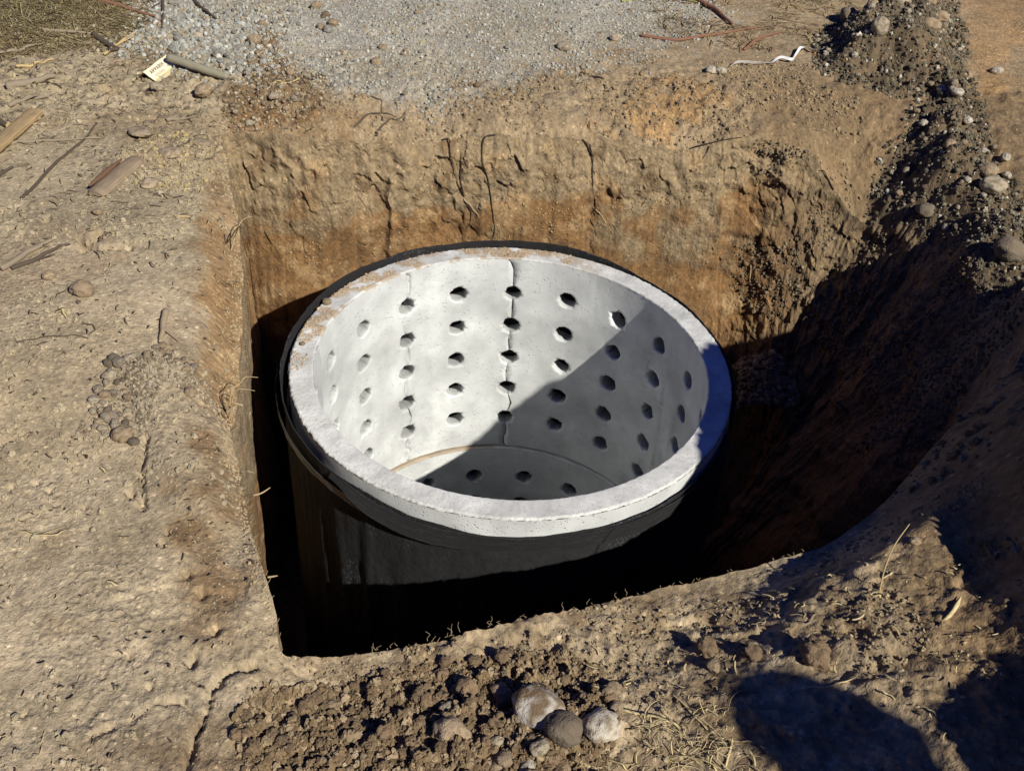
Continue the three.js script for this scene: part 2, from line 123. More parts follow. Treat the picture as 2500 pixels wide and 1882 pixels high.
// tiling noise textures
function tile(size, fn, srgb, rx = 1, ry = 1) {
  const a = new Uint8Array(size * size * 4);
  for (let j = 0; j < size; j++) for (let i = 0; i < size; i++) { const v = fn(i / size, j / size), k = (j * size + i) * 4; for (let c = 0; c < 3; c++) a[k + c] = clamp(Array.isArray(v) ? v[c] : v, 0, 1) * 255; a[k + 3] = 255; }
  const t = new THREE.DataTexture(a, size, size, THREE.RGBAFormat); t.wrapS = t.wrapT = THREE.RepeatWrapping; t.magFilter = THREE.LinearFilter; t.minFilter = THREE.LinearMipmapLinearFilter; t.generateMipmaps = true;
  if (srgb) t.colorSpace = THREE.SRGBColorSpace;
  t.repeat.set(rx, ry); t.needsUpdate = true; return t;
}
function lattice(n, seed) { const r = rng(seed), a = new Float32Array(n * n); for (let i = 0; i < n * n; i++) a[i] = r(); return (u, v) => { u = (u % 1 + 1) % 1 * n; v = (v % 1 + 1) % 1 * n; const i = Math.floor(u) % n, j = Math.floor(v) % n, i1 = (i + 1) % n, j1 = (j + 1) % n; let fu = u - Math.floor(u), fv = v - Math.floor(v); fu = fu * fu * (3 - 2 * fu); fv = fv * fv * (3 - 2 * fv); return lerp(lerp(a[j * n + i], a[j * n + i1], fu), lerp(a[j1 * n + i], a[j1 * n + i1], fu), fv); }; }
function pnoise(n, oct, seed, gain = 0.55) { const L = []; for (let o = 0; o < oct; o++) L.push(lattice(n << o, seed + o * 17)); return (u, v) => { let s = 0, a = 1, t = 0; for (const f of L) { s += a * f(u, v); t += a; a *= gain; } return s / t; }; }
function cells(n, seed) { const r = rng(seed), P = []; for (let i = 0; i < n * n; i++) P.push([r(), r(), r()]); return (u, v) => { u = (u % 1 + 1) % 1 * n; v = (v % 1 + 1) % 1 * n; const iu = Math.floor(u), iv = Math.floor(v); let b = 9, id = 0, s = 9; for (let a = -1; a < 2; a++) for (let c = -1; c < 2; c++) { const q = P[((iv + c + n) % n) * n + (iu + a + n) % n], d = Math.hypot(iu + a + q[0] - u, iv + c + q[1] - v); if (d < b) { s = b; b = d; id = q[2]; } else if (d < s) s = d; } return [b, s, id]; }; }

const soilN = pnoise(60, 4, 5, 0.85), soilC = cells(46, 9), soilC2 = cells(20, 19), soilM = pnoise(3, 4, 77);
const soilH = (u, v) => { const a = soilC(u, v), b = soilC2(u + 0.02 * soilN(u, v), v), m = sst(0.45, 0.6, soilM(u, v)); return 0.5 * soilN(u, v) + 0.26 * m * Math.max(0, 1 - a[0] * 1.6) * (a[2] > 0.45 ? 1 : 0.2) + 0.2 * m * (b[2] > 0.8 ? Math.max(0, 1 - b[0] * 1.8) : 0); };
const soilBump = tile(1024, (u, v) => soilH(u, v) * 1.05);
const soilFine = pnoise(64, 4, 31, 0.7), soilTone = pnoise(4, 5, 41, 0.6);
const soilMap = tile(1024, (u, v) => { const t = 0.70 + 0.34 * (soilFine(u, v) - 0.5) + 0.22 * (soilTone(u, v) - 0.5), a = soilC(u, v), sp = a[2] > 0.93 && a[0] < 0.3 ? 0.16 : 0, dk = a[2] < 0.05 && a[0] < 0.28 ? -0.18 : 0; const q = t + sp + dk; return [q * 1.03, q, q * 0.97]; }, true);
const soilMat = new THREE.MeshStandardMaterial({ vertexColors: true, roughness: 1, map: soilMap, bumpMap: soilBump, bumpScale: 0.0075 });
soilMat.name = 'soil';

// ------------------------------------------------------------ the lip of the pit and the lie of the land
const lipPts = [[-1.10, -0.95], [-0.78, -0.96], [-0.54, -1.02], [-0.3, -1.10], [0, -1.11], [0.32, -1.15], [0.64, -1.19], [0.95, -1.24], [1.25, -1.2], [1.52, -0.98], [1.6, -0.62], [1.56, -0.25], [1.47, 0.1], [1.3, 0.40], [1.09, 0.65], [0.9, 0.84], [0.72, 0.99], [0.6, 1.03], [0.445, 1.085], [0.305, 1.14], [0.095, 1.22], [-0.1, 1.295], [-0.26, 1.345], [-0.36, 1.368], [-0.405, 1.378], [-0.425, 1.335], [-0.44, 1.28], [-0.51, 1.13], [-0.59, 0.93], [-0.685, 0.67], [-0.735, 0.42], [-0.792, 0.13], [-0.885, -0.25], [-0.965, -0.48], [-1.06, -0.76]];
const LT = 4096, lipR = new Float32Array(LT + 1);
{
  const c = new THREE.CatmullRomCurve3(lipPts.map(([x, z]) => new THREE.Vector3(x, 0, z)), true, 'catmullrom', 0.35).getPoints(6000).map((p) => [(Math.atan2(p.z, p.x) / (2 * Math.PI) + 1) % 1, Math.hypot(p.x, p.z)]).sort((a, b) => a[0] - b[0]);
  let k = 0;
  for (let i = 0; i <= LT; i++) { const t = (i % LT) / LT; if (i === LT) { lipR[i] = lipR[0]; break; } while (k < c.length - 1 && c[k + 1][0] < t) k++; const a = c[k], b = c[Math.min(k + 1, c.length - 1)]; lipR[i] = a[1] + (b[0] > a[0] ? (b[1] - a[1]) * clamp((t - a[0]) / (b[0] - a[0]), 0, 1) : 0); }
}
const lipT = new Float32Array(16385);
for (let i = 0; i < 16385; i++) { const th = (i % 16384) / 16384 * 2 * Math.PI, f = (i % 16384) / 16384 * LT, k = Math.floor(f), r = lerp(lipR[k], lipR[k + 1], f - k), x = Math.cos(th), z = Math.sin(th), back = sst(-0.2, -0.6, z); const lf = sst(-0.3, -0.5, x); lipT[i] = r + (0.006 + 0.014 * back + 0.006 * lf) * fbm(x * 5 * r, 0, z * 5 * r, 4) + (0.003 + 0.006 * back + 0.004 * lf) * fbm(x * r * 30, 4, z * r * 30, 2); }
const lipAt = (th) => { const f = ((th / (2 * Math.PI)) % 1 + 1) % 1 * 16384, i = Math.floor(f); return lerp(lipT[i], lipT[i + 1], f - i); };
const lipSmooth = (x, z) => { const f = ((Math.atan2(z, x) / (2 * Math.PI)) % 1 + 1) % 1 * LT, i = Math.floor(f); return Math.hypot(x, z) - lerp(lipR[i], lipR[i + 1], f - i); };
const smoothD = (x, z) => { const d = lipSmooth(x, z); if (d > 0.9 || d < -0.3) return d; const e = 0.03, gx = (lipSmooth(x + e, z) - lipSmooth(x - e, z)) / (2 * e), gz = (lipSmooth(x, z + e) - lipSmooth(x, z - e)) / (2 * e); return Math.max(0, d / Math.max(1, Math.hypot(gx, gz))); };
const lipXZ = (th) => { const r = lipAt(th); return [Math.cos(th) * r, Math.sin(th) * r]; };
const lipNormal = (th) => { const e = 0.045, p = lipXZ(th - e), q = lipXZ(th + e), dx = q[0] - p[0], dz = q[1] - p[1], l = Math.hypot(dx, dz); return [dz / l, -dx / l]; }; // points away from the pit
const polarD0 = (x, z) => Math.hypot(x, z) - lipAt(Math.atan2(z, x));
function lipGrad(x, z) { const e = 0.012; return [(polarD0(x + e, z) - polarD0(x - e, z)) / (2 * e), (polarD0(x, z + e) - polarD0(x, z - e)) / (2 * e)]; }
const polarD = (x, z) => { const d = polarD0(x, z); if (d > 0.7 || d < -0.3) return d; const g = lipGrad(x, z); return d / Math.max(1, Math.hypot(g[0], g[1])); };
function sdPoly(p, x, z) { let d = 1e9, s = 1; for (let i = 0, j = p.length - 1; i < p.length; j = i++) { const ex = p[j][0] - p[i][0], ez = p[j][1] - p[i][1], wx = x - p[i][0], wz = z - p[i][1], t = clamp((wx * ex + wz * ez) / (ex * ex + ez * ez), 0, 1), bx = wx - ex * t, bz = wz - ez * t; d = Math.min(d, bx * bx + bz * bz); const a = z >= p[i][1], b = z < p[j][1], c = ex * wz > ez * wx; if ((a && b && c) || (!a && !b && !c)) s = -s; } return s * Math.sqrt(d); }
const zone = {}; for (const k in D_zones) { const p = D_zones[k], xs = p.map((q) => q[0]), zs = p.map((q) => q[1]), box = [Math.min(...xs) - 0.3, Math.max(...xs) + 0.3, Math.min(...zs) - 0.3, Math.max(...zs) + 0.3]; zone[k] = (x, z) => x < box[0] || x > box[1] || z < box[2] || z > box[3] ? 0.3 : sdPoly(p, x, z); }
const crest = [[1.45, 2.17, 1.21], [1.45, 1.94, 1.07], [1.45, 1.79, 0.99], [1.47, 1.6, 0.93], [1.52, 1.345, 1.16], [1.66, 1.07, 1.3], [2.0, 0.78, 1.145], [2.2, 0.40, 0.93], [2.5, 0, 0.80], [3.0, -0.6, 0.45]];
function heap(x, z) { let b = -9; for (let i = 0; i < crest.length - 1; i++) { const p = crest[i], q = crest[i + 1], ex = q[0] - p[0], ez = q[1] - p[1], t = clamp(((x - p[0]) * ex + (z - p[1]) * ez) / (ex * ex + ez * ez), 0, 1), d = Math.hypot(x - p[0] - ex * t, z - p[1] - ez * t); b = Math.max(b, lerp(p[2], q[2], t) - 1.35 * (Math.sqrt(d * d + 0.004) - 0.063)); } return b; }
const shoulder = (z) => sst(-0.45, -0.15, z) * sst(0.72, 0.55, z);
function landform(x, z) {
  const d = smoothD(x, z); // distance out from the pit's lip
  let h = 0.3 + 0.018 * N3(x * 0.9, 1, z * 0.9) + 0.04 * sst(-1.3, -2.8, z);
  h += sst(0.55, 0.95, z) * sst(-0.55, -0.1, x) * lerp(0.0, 0.17, sst(0.25, 1.05, x)) * sst(0, lerp(0.26, 0.17, sst(0, 0.9, x)), d);
  h -= 0.05 * sst(0.85, 1.1, z) * sst(0.35, 0.12, d) * sst(-0.5, -0.3, x) * sst(0.8, 0.5, x);
  const th = Math.atan2(z, x), left = sst(-0.45, -0.62, x) * sst(1.5, 1.1, z) * sst(-0.9, -0.6, z), backS = sst(-0.7, -0.9, z);
  h -= left * shoulder(z) * 0.07 * sst(0.115, 0, d) + left * 0.06 * Math.exp(-d / (0.085 + 0.04 * N3(x * 3, 5, z * 3))) + backS * (0.085 + 0.07 * N3(x * 3, 2, z * 3)) * Math.exp(-d / (0.13 + 0.08 * N3(x * 4, 9, 0)));
  const pile = -zone.darkpile(x, z); if (pile > 0) h += sst(0, 0.22, pile) * (0.13 + 0.14 * Math.max(-0.6, fbm(x * 2.6, 3, z * 2.6, 3)));
  const m = -zone.mound(x, z); if (m > -0.05) h += 0.028 * sst(-0.03, 0.06, m);
  const c = -zone.clods(x, z); if (c > 0) h += 0.012 * sst(0, 0.15, c);
  const s = zone.straw(x, z); if (s < 0) h += 0.02 * sst(0, -0.2, s);
  // right back shelf sinks towards the pit
  h -= 0.30 * sst(1.05, 1.35, x) * sst(-0.1, -0.45, z) * sst(-1.7, -1.2, z) * Math.exp(-d / 0.28);
  const q = heap(x, z); if (q > h - 0.1) { const k = 0.06, e = clamp(0.5 + 0.5 * (q - h) / k, 0, 1); h = lerp(h, q, e) + k * e * (1 - e); }
  return h;
}
const grooves = [[[[-0.45, 1.42], [-0.50, 1.443], [-0.517, 1.482], [-0.512, 1.52], [-0.523, 1.575], [-0.515, 1.70]], 0.007, 0.018], [[[-0.71, 1.603], [-0.68, 1.58], [-0.645, 1.56], [-0.61, 1.52], [-0.56, 1.51], [-0.515, 1.56]], 0.004, 0.009], [[[-0.79, 1.02], [-0.83, 0.9], [-0.85, 0.8]], 0.006, 0.016], [[[-1.31, -0.05], [-1.24, 0.0], [-1.15, -0.02]], 0.009, 0.03]];
const pits = (() => { const r = rng(15), o = [[-0.545, 1.345, 0.011], [-0.60, 1.25, 0.010], [-0.645, 1.20, 0.008], [-0.57, 1.42, 0.011], [-1.26, -0.07, 0.02], [-1.28, 0.0, 0.016], [-0.83, 0.98, 0.012], [-1.45, -0.15, 0.016]]; for (let i = 0; i < 26; i++) o.push([lerp(-1.2, -0.5, r()), lerp(0.9, 1.75, r()), lerp(0.003, 0.008, r())]); return o; })();
function rough(x, z) { // small relief of the trodden, crumbly ground
  const soft = sst(0.05, -0.25, fbm(x * 1.6, 6, z * 1.6, 2)), far = 1 - 0.5 * sst(-1.5, -3, z);
  const cl = sst(0.05, -0.08, zone.clods(x, z)), dp = Math.max(sst(0.05, -0.05, zone.darkpile(x, z)), 0.8 * sst(0.95, 1.15, x) * sst(-0.7, -0.4, z)), fr = sst(1.0, 1.25, z) * sst(-0.3, 0.0, x);
  const be = sst(-0.75, -0.95, z) * sst(0.6, 0.15, Math.abs(z + 1.2 + 0.12 * x));
  let r = 0.010 * fbm(x * 5, 2, z * 5, 3) + (0.002 + 0.0045 * soft + 0.018 * cl + 0.028 * dp + 0.012 * fr + 0.02 * be) * fbm(x * 22, 8, z * 22, 3);
  const f = facets(x * 16 + fbm(x * 9, 0, z * 9, 2), 0.5, z * 16); r += (0.0008 + 0.003 * soft + 0.012 * cl + 0.010 * dp + 0.005 * fr + 0.007 * be) * f[0];
  r += (0.0012 + 0.0032 * soft + 0.006 * cl + 0.005 * dp + 0.003 * fr + 0.003 * be) * N3(x * 85, 3, z * 85);
  // drying cracks
  const ck = facets(x * 5.2 + 0.9 * fbm(x * 6, 4, z * 6, 3), 0.5, z * 5.2 + 0.9 * fbm(x * 6, 14, z * 6, 3)), cm = sst(0.12, 0.3, fbm(x * 1.9 + 4, 2, z * 1.9, 2)) * sst(-0.2, -0.5, x);
  r -= 0.014 * cm * sst(0.06, 0.0, ck[1]);
  for (const [line, w, dp2] of grooves) { let m = 9; for (let i = 0; i < line.length - 1; i++) { const p = line[i], q = line[i + 1], ex = q[0] - p[0], ez = q[1] - p[1]; if (Math.abs(x - p[0]) > 0.4 || Math.abs(z - p[1]) > 0.4) continue; const t = clamp(((x - p[0]) * ex + (z - p[1]) * ez) / (ex * ex + ez * ez), 0, 1); m = Math.min(m, Math.hypot(x - p[0] - ex * t, z - p[1] - ez * t)); } if (m < 0.1) { const wob = w * (0.6 + 1.2 * Math.abs(N3(x * 40, 1, z * 40))); r -= dp2 * sst(wob * 1.8, wob * 0.3, m + 0.012 * fbm(x * 22, 5, z * 22, 3)); } }
  for (const [px, pz, pr] of pits) { const m = Math.hypot(x - px, (z - pz) * 0.7); if (m < pr * 2) r -= pr * 1.5 * sst(pr * 1.3, pr * 0.5, m + 0.004 * N3(x * 60, 2, z * 60)); }
  return r * far;
}
function H(x, z) { return landform(x, z, polarD(x, z)) + rough(x, z); }

const TAN = [0.348, 0.292, 0.19], PALE = [0.43, 0.374, 0.265], FINES = [0.335, 0.33, 0.285], MOIST = [0.155, 0.105, 0.052], ORANGE = [0.40, 0.235, 0.085], DARK = [0.115, 0.09, 0.055], CLAY = [0.195, 0.115, 0.047], BROWN = [0.205, 0.148, 0.08], GREYTAN = [0.30, 0.262, 0.172];
function groundColor(x, z) {
  const n1 = fbm(x * 2.2, 11, z * 2.2, 4), n2 = fbm(x * 9, 12, z * 9, 3), n3 = fbm(x * 34, 15, z * 34, 2);
  let c = mix3(TAN, PALE, clamp(0.35 + 1.3 * n1 + 0.5 * n2, 0, 1));
  c = mix3(c, GREYTAN, sst(0.3, -0.2, z + 0.5 * n1) * 0.6 * sst(-0.35, -0.8, x));
  c = mix3(c, mix3([0.27, 0.212, 0.128], BROWN, clamp(0.3 + n2, 0, 1)), sst(-0.8, -1.05, z + 0.2 * n1) * sst(-1.2, -0.7, x) * 0.75);
  c = mix3(c, BROWN, clamp(sst(0.12, 0.34, n1 + 0.5 * n2) * 0.5, 0, 1));
  const rb = sst(0.6, 1.0, x + 0.25 * n1) * sst(-1.95, -1.6, z); c = mix3(c, mix3(BROWN, MOIST, clamp(0.45 + n2, 0, 1)), rb * 0.8);
  const fr = sst(0.95, 1.15, z) * sst(-0.55, -0.25, x + 0.3 * n1); c = mix3(c, mix3(BROWN, TAN, clamp(0.42 + 1.2 * n2 + 0.7 * n3, 0, 1)), fr * 0.85);
  const put = (k, col, w, amt = 1, e = 0.10) => { const s = zone[k](x, z) + e * (n2 + 0.6 * n1) + 0.35 * e * n3; c = mix3(c, col, amt * sst(w, -w, s)); };
  put('gravel', mix3(FINES, GREYTAN, clamp(0.25 + 1.2 * n1, 0, 0.7)), 0.10, 0.95, 0.26);
  put('orange2', ORANGE, 0.04, 0.55, 0.3);
  put('orange', mix3(ORANGE, BROWN, clamp(0.35 + n2, 0, 1)), 0.08, 0.5, 0.2);
  put('brown', mix3(MOIST, BROWN, clamp(0.3 + n2, 0, 1)), 0.03, 0.95, 0.10);
  put('darkpile', mix3(DARK, BROWN, clamp(0.15 + 0.8 * n2, 0, 0.7)), 0.03, 0.95, 0.08);
  put('straw', mix3(BROWN, TAN, 0.3), 0.06, 0.7, 0.14);
  put('clods', mix3(MOIST, BROWN, clamp(0.35 + 1.3 * n2, 0, 1)), 0.03, 0.85, 0.06);
  put('moist', MOIST, 0.04, 0.6, 0.10);
  const he = heap(x, z); c = mix3(c, mix3(MOIST, BROWN, clamp(0.4 + n2, 0, 1)), sst(0.15, 0.4, he + 0.3 * n2) * 0.9);
  // orange clay laid bare by the digger along the left lip
  const d = smoothD(x, z), lf = sst(-0.45, -0.55, x) * sst(1.55, 1.2, z); c = mix3(c, mix3(CLAY, TAN, clamp(0.35 + 1.6 * n2, 0, 1)), lf * sst(0.15, 0.04, d + 0.26 * (n1 + 0.5 * n2)) * 0.75);
  c = mix3(c, mix3([0.275, 0.175, 0.078], [0.36, 0.255, 0.13], clamp(0.3 + 1.5 * n2, 0, 1)), sst(-0.5, -0.6, x) * shoulder(z + 0.1 * n1) * sst(0.115, 0.085, d + 0.09 * n2) * 0.9);
  const g = 1 + 0.28 * n3 + 0.18 * n2; return [c[0] * g * 2.2, c[1] * g * 2.2, c[2] * g * 2.2];
}
{ // one sheet, a grid cut out along the lip
  const axis = (lo, hi, step) => { const o = []; let v = lo; while (v < hi) { o.push(v); v += step(v); } let s = step(hi); while (v < 70) { o.push(v); v += s; s *= 1.35; } s = step(lo); v = lo - s; while (v > -70) { o.unshift(v); s *= 1.35; v -= s; } return o; };
  const X = axis(-2.5, 2.6, (x) => lerp(0.0062, 0.014, sst(1.1, 2.2, Math.abs(x)))), Z = axis(-3.4, 1.95, (z) => lerp(0.0055, 0.0115, sst(1.4, -2.6, z))), nx = X.length, nz = Z.length;
  const inside = new Uint8Array(nx * nz), P = new Float32Array(nx * nz * 3), C = new Float32Array(nx * nz * 3), U = new Float32Array(nx * nz * 2), I = [];
  for (let j = 0; j < nz; j++) for (let i = 0; i < nx; i++) inside[j * nx + i] = polarD0(X[i], Z[j]) < 0 ? 1 : 0;
  for (let j = 0; j < nz; j++) for (let i = 0; i < nx; i++) {
    const k = j * nx + i; let x = X[i], z = Z[j];
    if (inside[k]) { let out = false; for (let b = -1; b < 2; b++) for (let a = -1; a < 2; a++) { const p = i + a, q = j + b; if (p >= 0 && q >= 0 && p < nx && q < nz && !inside[q * nx + p]) out = true; } if (!out) continue; for (let t = 0; t < 3; t++) { const d = polarD0(x, z), g = lipGrad(x, z), l = g[0] * g[0] + g[1] * g[1]; x -= d * g[0] / l; z -= d * g[1] / l; } }
    P[k * 3] = x; P[k * 3 + 1] = landform(x, z, inside[k] ? 0 : polarD(x, z)) + rough(x, z); P[k * 3 + 2] = z; C.set(groundColor(x, z), k * 3); U[k * 2] = x / 0.62 + 0.07 * N3(x, 1, z); U[k * 2 + 1] = z / 0.62 + 0.07 * N3(x, 7, z);
  }
  for (let j = 0; j < nz - 1; j++) for (let i = 0; i < nx - 1; i++) { const p = j * nx + i, q = p + 1, r = p + nx, s = r + 1; if (inside[p] + inside[q] + inside[r] + inside[s] < 4) I.push(p, r, s, p, s, q); }
  const g = new THREE.BufferGeometry(); g.setAttribute('position', new THREE.BufferAttribute(P, 3)); g.setAttribute('color', new THREE.BufferAttribute(C, 3)); g.setAttribute('uv', new THREE.BufferAttribute(U, 2)); g.setIndex(I); g.computeVertexNormals();
  mesh('ground', g, soilMat).userData.kind = 'structure';
}
const FLOOR = -1.72;
const batterAt = (th) => { const x = Math.cos(th), z = Math.sin(th); return 0.03 + 0.09 * sst(-0.5, -0.8, z) + 0.42 * sst(0.55, 0.85, x) * sst(0.3, -0.35, z) - 0.05 * sst(-0.3, -0.6, x) * sst(-0.6, -0.3, z); };
function wallPoint(th, y, yl) {
  const r0 = lipAt(th), c = Math.cos(th), s = Math.sin(th), dep = Math.max(0, yl - y), x0 = c * r0, z0 = s * r0, w = sst(0, 0.07, dep);
  const back = sst(-0.35, -0.7, s), right = sst(0.45, 0.75, c) * sst(0.4, -0.1, s), crumb = clamp(sst(0.55, 0.12, dep + 0.35 * fbm(x0 * 3, y * 3, z0 * 3, 2)) + right, 0, 1) * back + 0.2 * right;
  let off = batterAt(th) * dep;
  const f = facets(x0 * 6.5 + 0.6 * fbm(x0 * 5, y * 5, z0 * 5, 2), y * 5 + 0.4 * N3(x0 * 6, y * 6, 2), z0 * 6.5), f2 = facets(x0 * 19, y * 17, z0 * 19);
  off += w * (0.030 * fbm(x0 * 3.3, y * 3.3, z0 * 3.3, 3) * (0.3 + back) + 0.035 * crumb * (0.25 - Math.abs(fbm(x0 * 7, y * 5.5, z0 * 7, 3))) + 0.012 * right * f[0] + (0.002 + 0.010 * crumb) * f2[0] + (0.003 + 0.010 * crumb) * fbm(x0 * 26, y * 26, z0 * 26, 3));
  // the digger's bucket left upright scrapes; at one of them the face steps
  off += w * back * (0.020 * sst(-0.535, -0.515, x0 + 0.05 * N3(1, y * 5, 1) + 0.012 * N3(4, y * 22, 1)) * sst(0.3, -0.1, x0) - 0.018 * sst(0.78, 0.79, x0 + 0.10 * y) * sst(1.1, 0.9, x0) + 0.0015 * fbm(x0 * 45, y * 2, 0, 2));
  off += w * right * 0.05 * fbm(x0 * 6, y * 6, z0 * 6, 3);
  const n = lipNormal(th); return [x0 - n[0] * off, y, z0 - n[1] * off];
}
function wallColor(p, yl) {
  const [x, y, z] = p, n1 = fbm(x * 2.5, y * 3.2, z * 2.5, 4), n2 = fbm(x * 10, y * 10, z * 10, 3), n3 = fbm(x * 36, y * 36, z * 36, 2), dep = yl - y;
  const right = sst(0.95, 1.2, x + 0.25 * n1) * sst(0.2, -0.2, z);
  let c = mix3([0.255, 0.202, 0.122], CLAY, sst(0.26, 0.42, dep + 0.65 * n1 + 0.2 * n2)); // topsoil over orange clay
  c = mix3(c, [0.34, 0.245, 0.13], sst(0.12, 0.4, n1 * 0.6 + n2) * 0.65); c = mix3(c, [0.135, 0.084, 0.038], sst(-0.12, -0.4, n2 + 0.4 * n1) * 0.6);
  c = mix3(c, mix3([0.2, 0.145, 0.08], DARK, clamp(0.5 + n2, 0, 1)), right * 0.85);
  const g = (1 + 0.26 * n3) * 2.2; return [c[0] * g, c[1] * g, c[2] * g];
}
{
  const nv = 230, TH = []; { let acc = 0, p = lipXZ(0); TH.push(0); for (let i = 1; i < 40000; i++) { const th = i / 40000 * Math.PI * 2, r = lipR[Math.floor(i / 40000 * LT)], q = [Math.cos(th) * r, Math.sin(th) * r]; acc += Math.hypot(q[0] - p[0], q[1] - p[1]); p = q; if (acc > 0.0046) { TH.push(th); acc = 0; } } }
  const NT = TH.length, yls = TH.map((th) => { const [x, z] = lipXZ(th); return landform(x, z, 0) + rough(x, z); });
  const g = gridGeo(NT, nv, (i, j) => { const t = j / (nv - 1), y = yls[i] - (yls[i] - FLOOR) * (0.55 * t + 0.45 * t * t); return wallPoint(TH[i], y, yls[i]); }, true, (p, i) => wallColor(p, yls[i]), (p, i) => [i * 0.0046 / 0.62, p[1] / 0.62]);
  { const a = g.index.array; for (let k = 0; k < a.length; k += 3) { const t = a[k + 1]; a[k + 1] = a[k + 2]; a[k + 2] = t; } g.computeVertexNormals(); }
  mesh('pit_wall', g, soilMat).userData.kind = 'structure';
  const fl = gridGeo(200, 30, (i, j) => { const th = -i / 200 * Math.PI * 2, r = 1.9 * j / 29, x = Math.cos(th) * r, z = Math.sin(th) * r; return [x, FLOOR + 0.03 + 0.03 * fbm(x * 5, 0, z * 5, 3), z]; }, true, ([x, , z]) => mix3(BROWN, MOIST, 0.5 + fbm(x * 6, 1, z * 6)).map((v) => v * 2.2), ([x, , z]) => [x, z]);
  mesh('pit_floor', fl, soilMat).userData.kind = 'structure';
}
// ------------------------------------------------------------ concrete rings
const RI = 0.61, RO = 0.685, NC = 19, ROWS = [-0.149, -0.296, -0.443, -0.59, -0.737], HALF = 0.0735, RH = 0.888;
const conN = pnoise(10, 6, 61, 0.6), conP = cells(150, 65), conP2 = cells(60, 67), conS = pnoise(5, 5, 69, 0.55);
const concreteBump = tile(1024, (u, v) => { const p = conP(u, v), q = conP2(u, v); let h = 0.62 + 0.25 * (conN(u, v) - 0.5); const w = sst(0.48, 0.62, conS(u, v)); if (p[2] > 0.97 - 0.08 * w && p[0] < 0.32) h -= 0.35; if (q[2] > 0.975 - 0.03 * w && q[0] < 0.25) h -= 0.5; return h; });
const concreteMap = tile(1024, (u, v) => { const p = conP(u, v), q = conP2(u, v); let t = 0.86 + 0.10 * (conN(u, v) - 0.5) + 0.30 * (conS(u, v) - 0.5); if (p[2] > 0.985 && p[0] < 0.25) t -= 0.10; return [t, t * 1.004, t * 0.992]; }, true);
const concreteMat = new THREE.MeshStandardMaterial({ color: new THREE.Color().setRGB(1, 1, 1), vertexColors: true, roughness: 0.92, map: concreteMap, bumpMap: concreteBump, bumpScale: 0.0035 });
concreteMat.name = 'concrete';
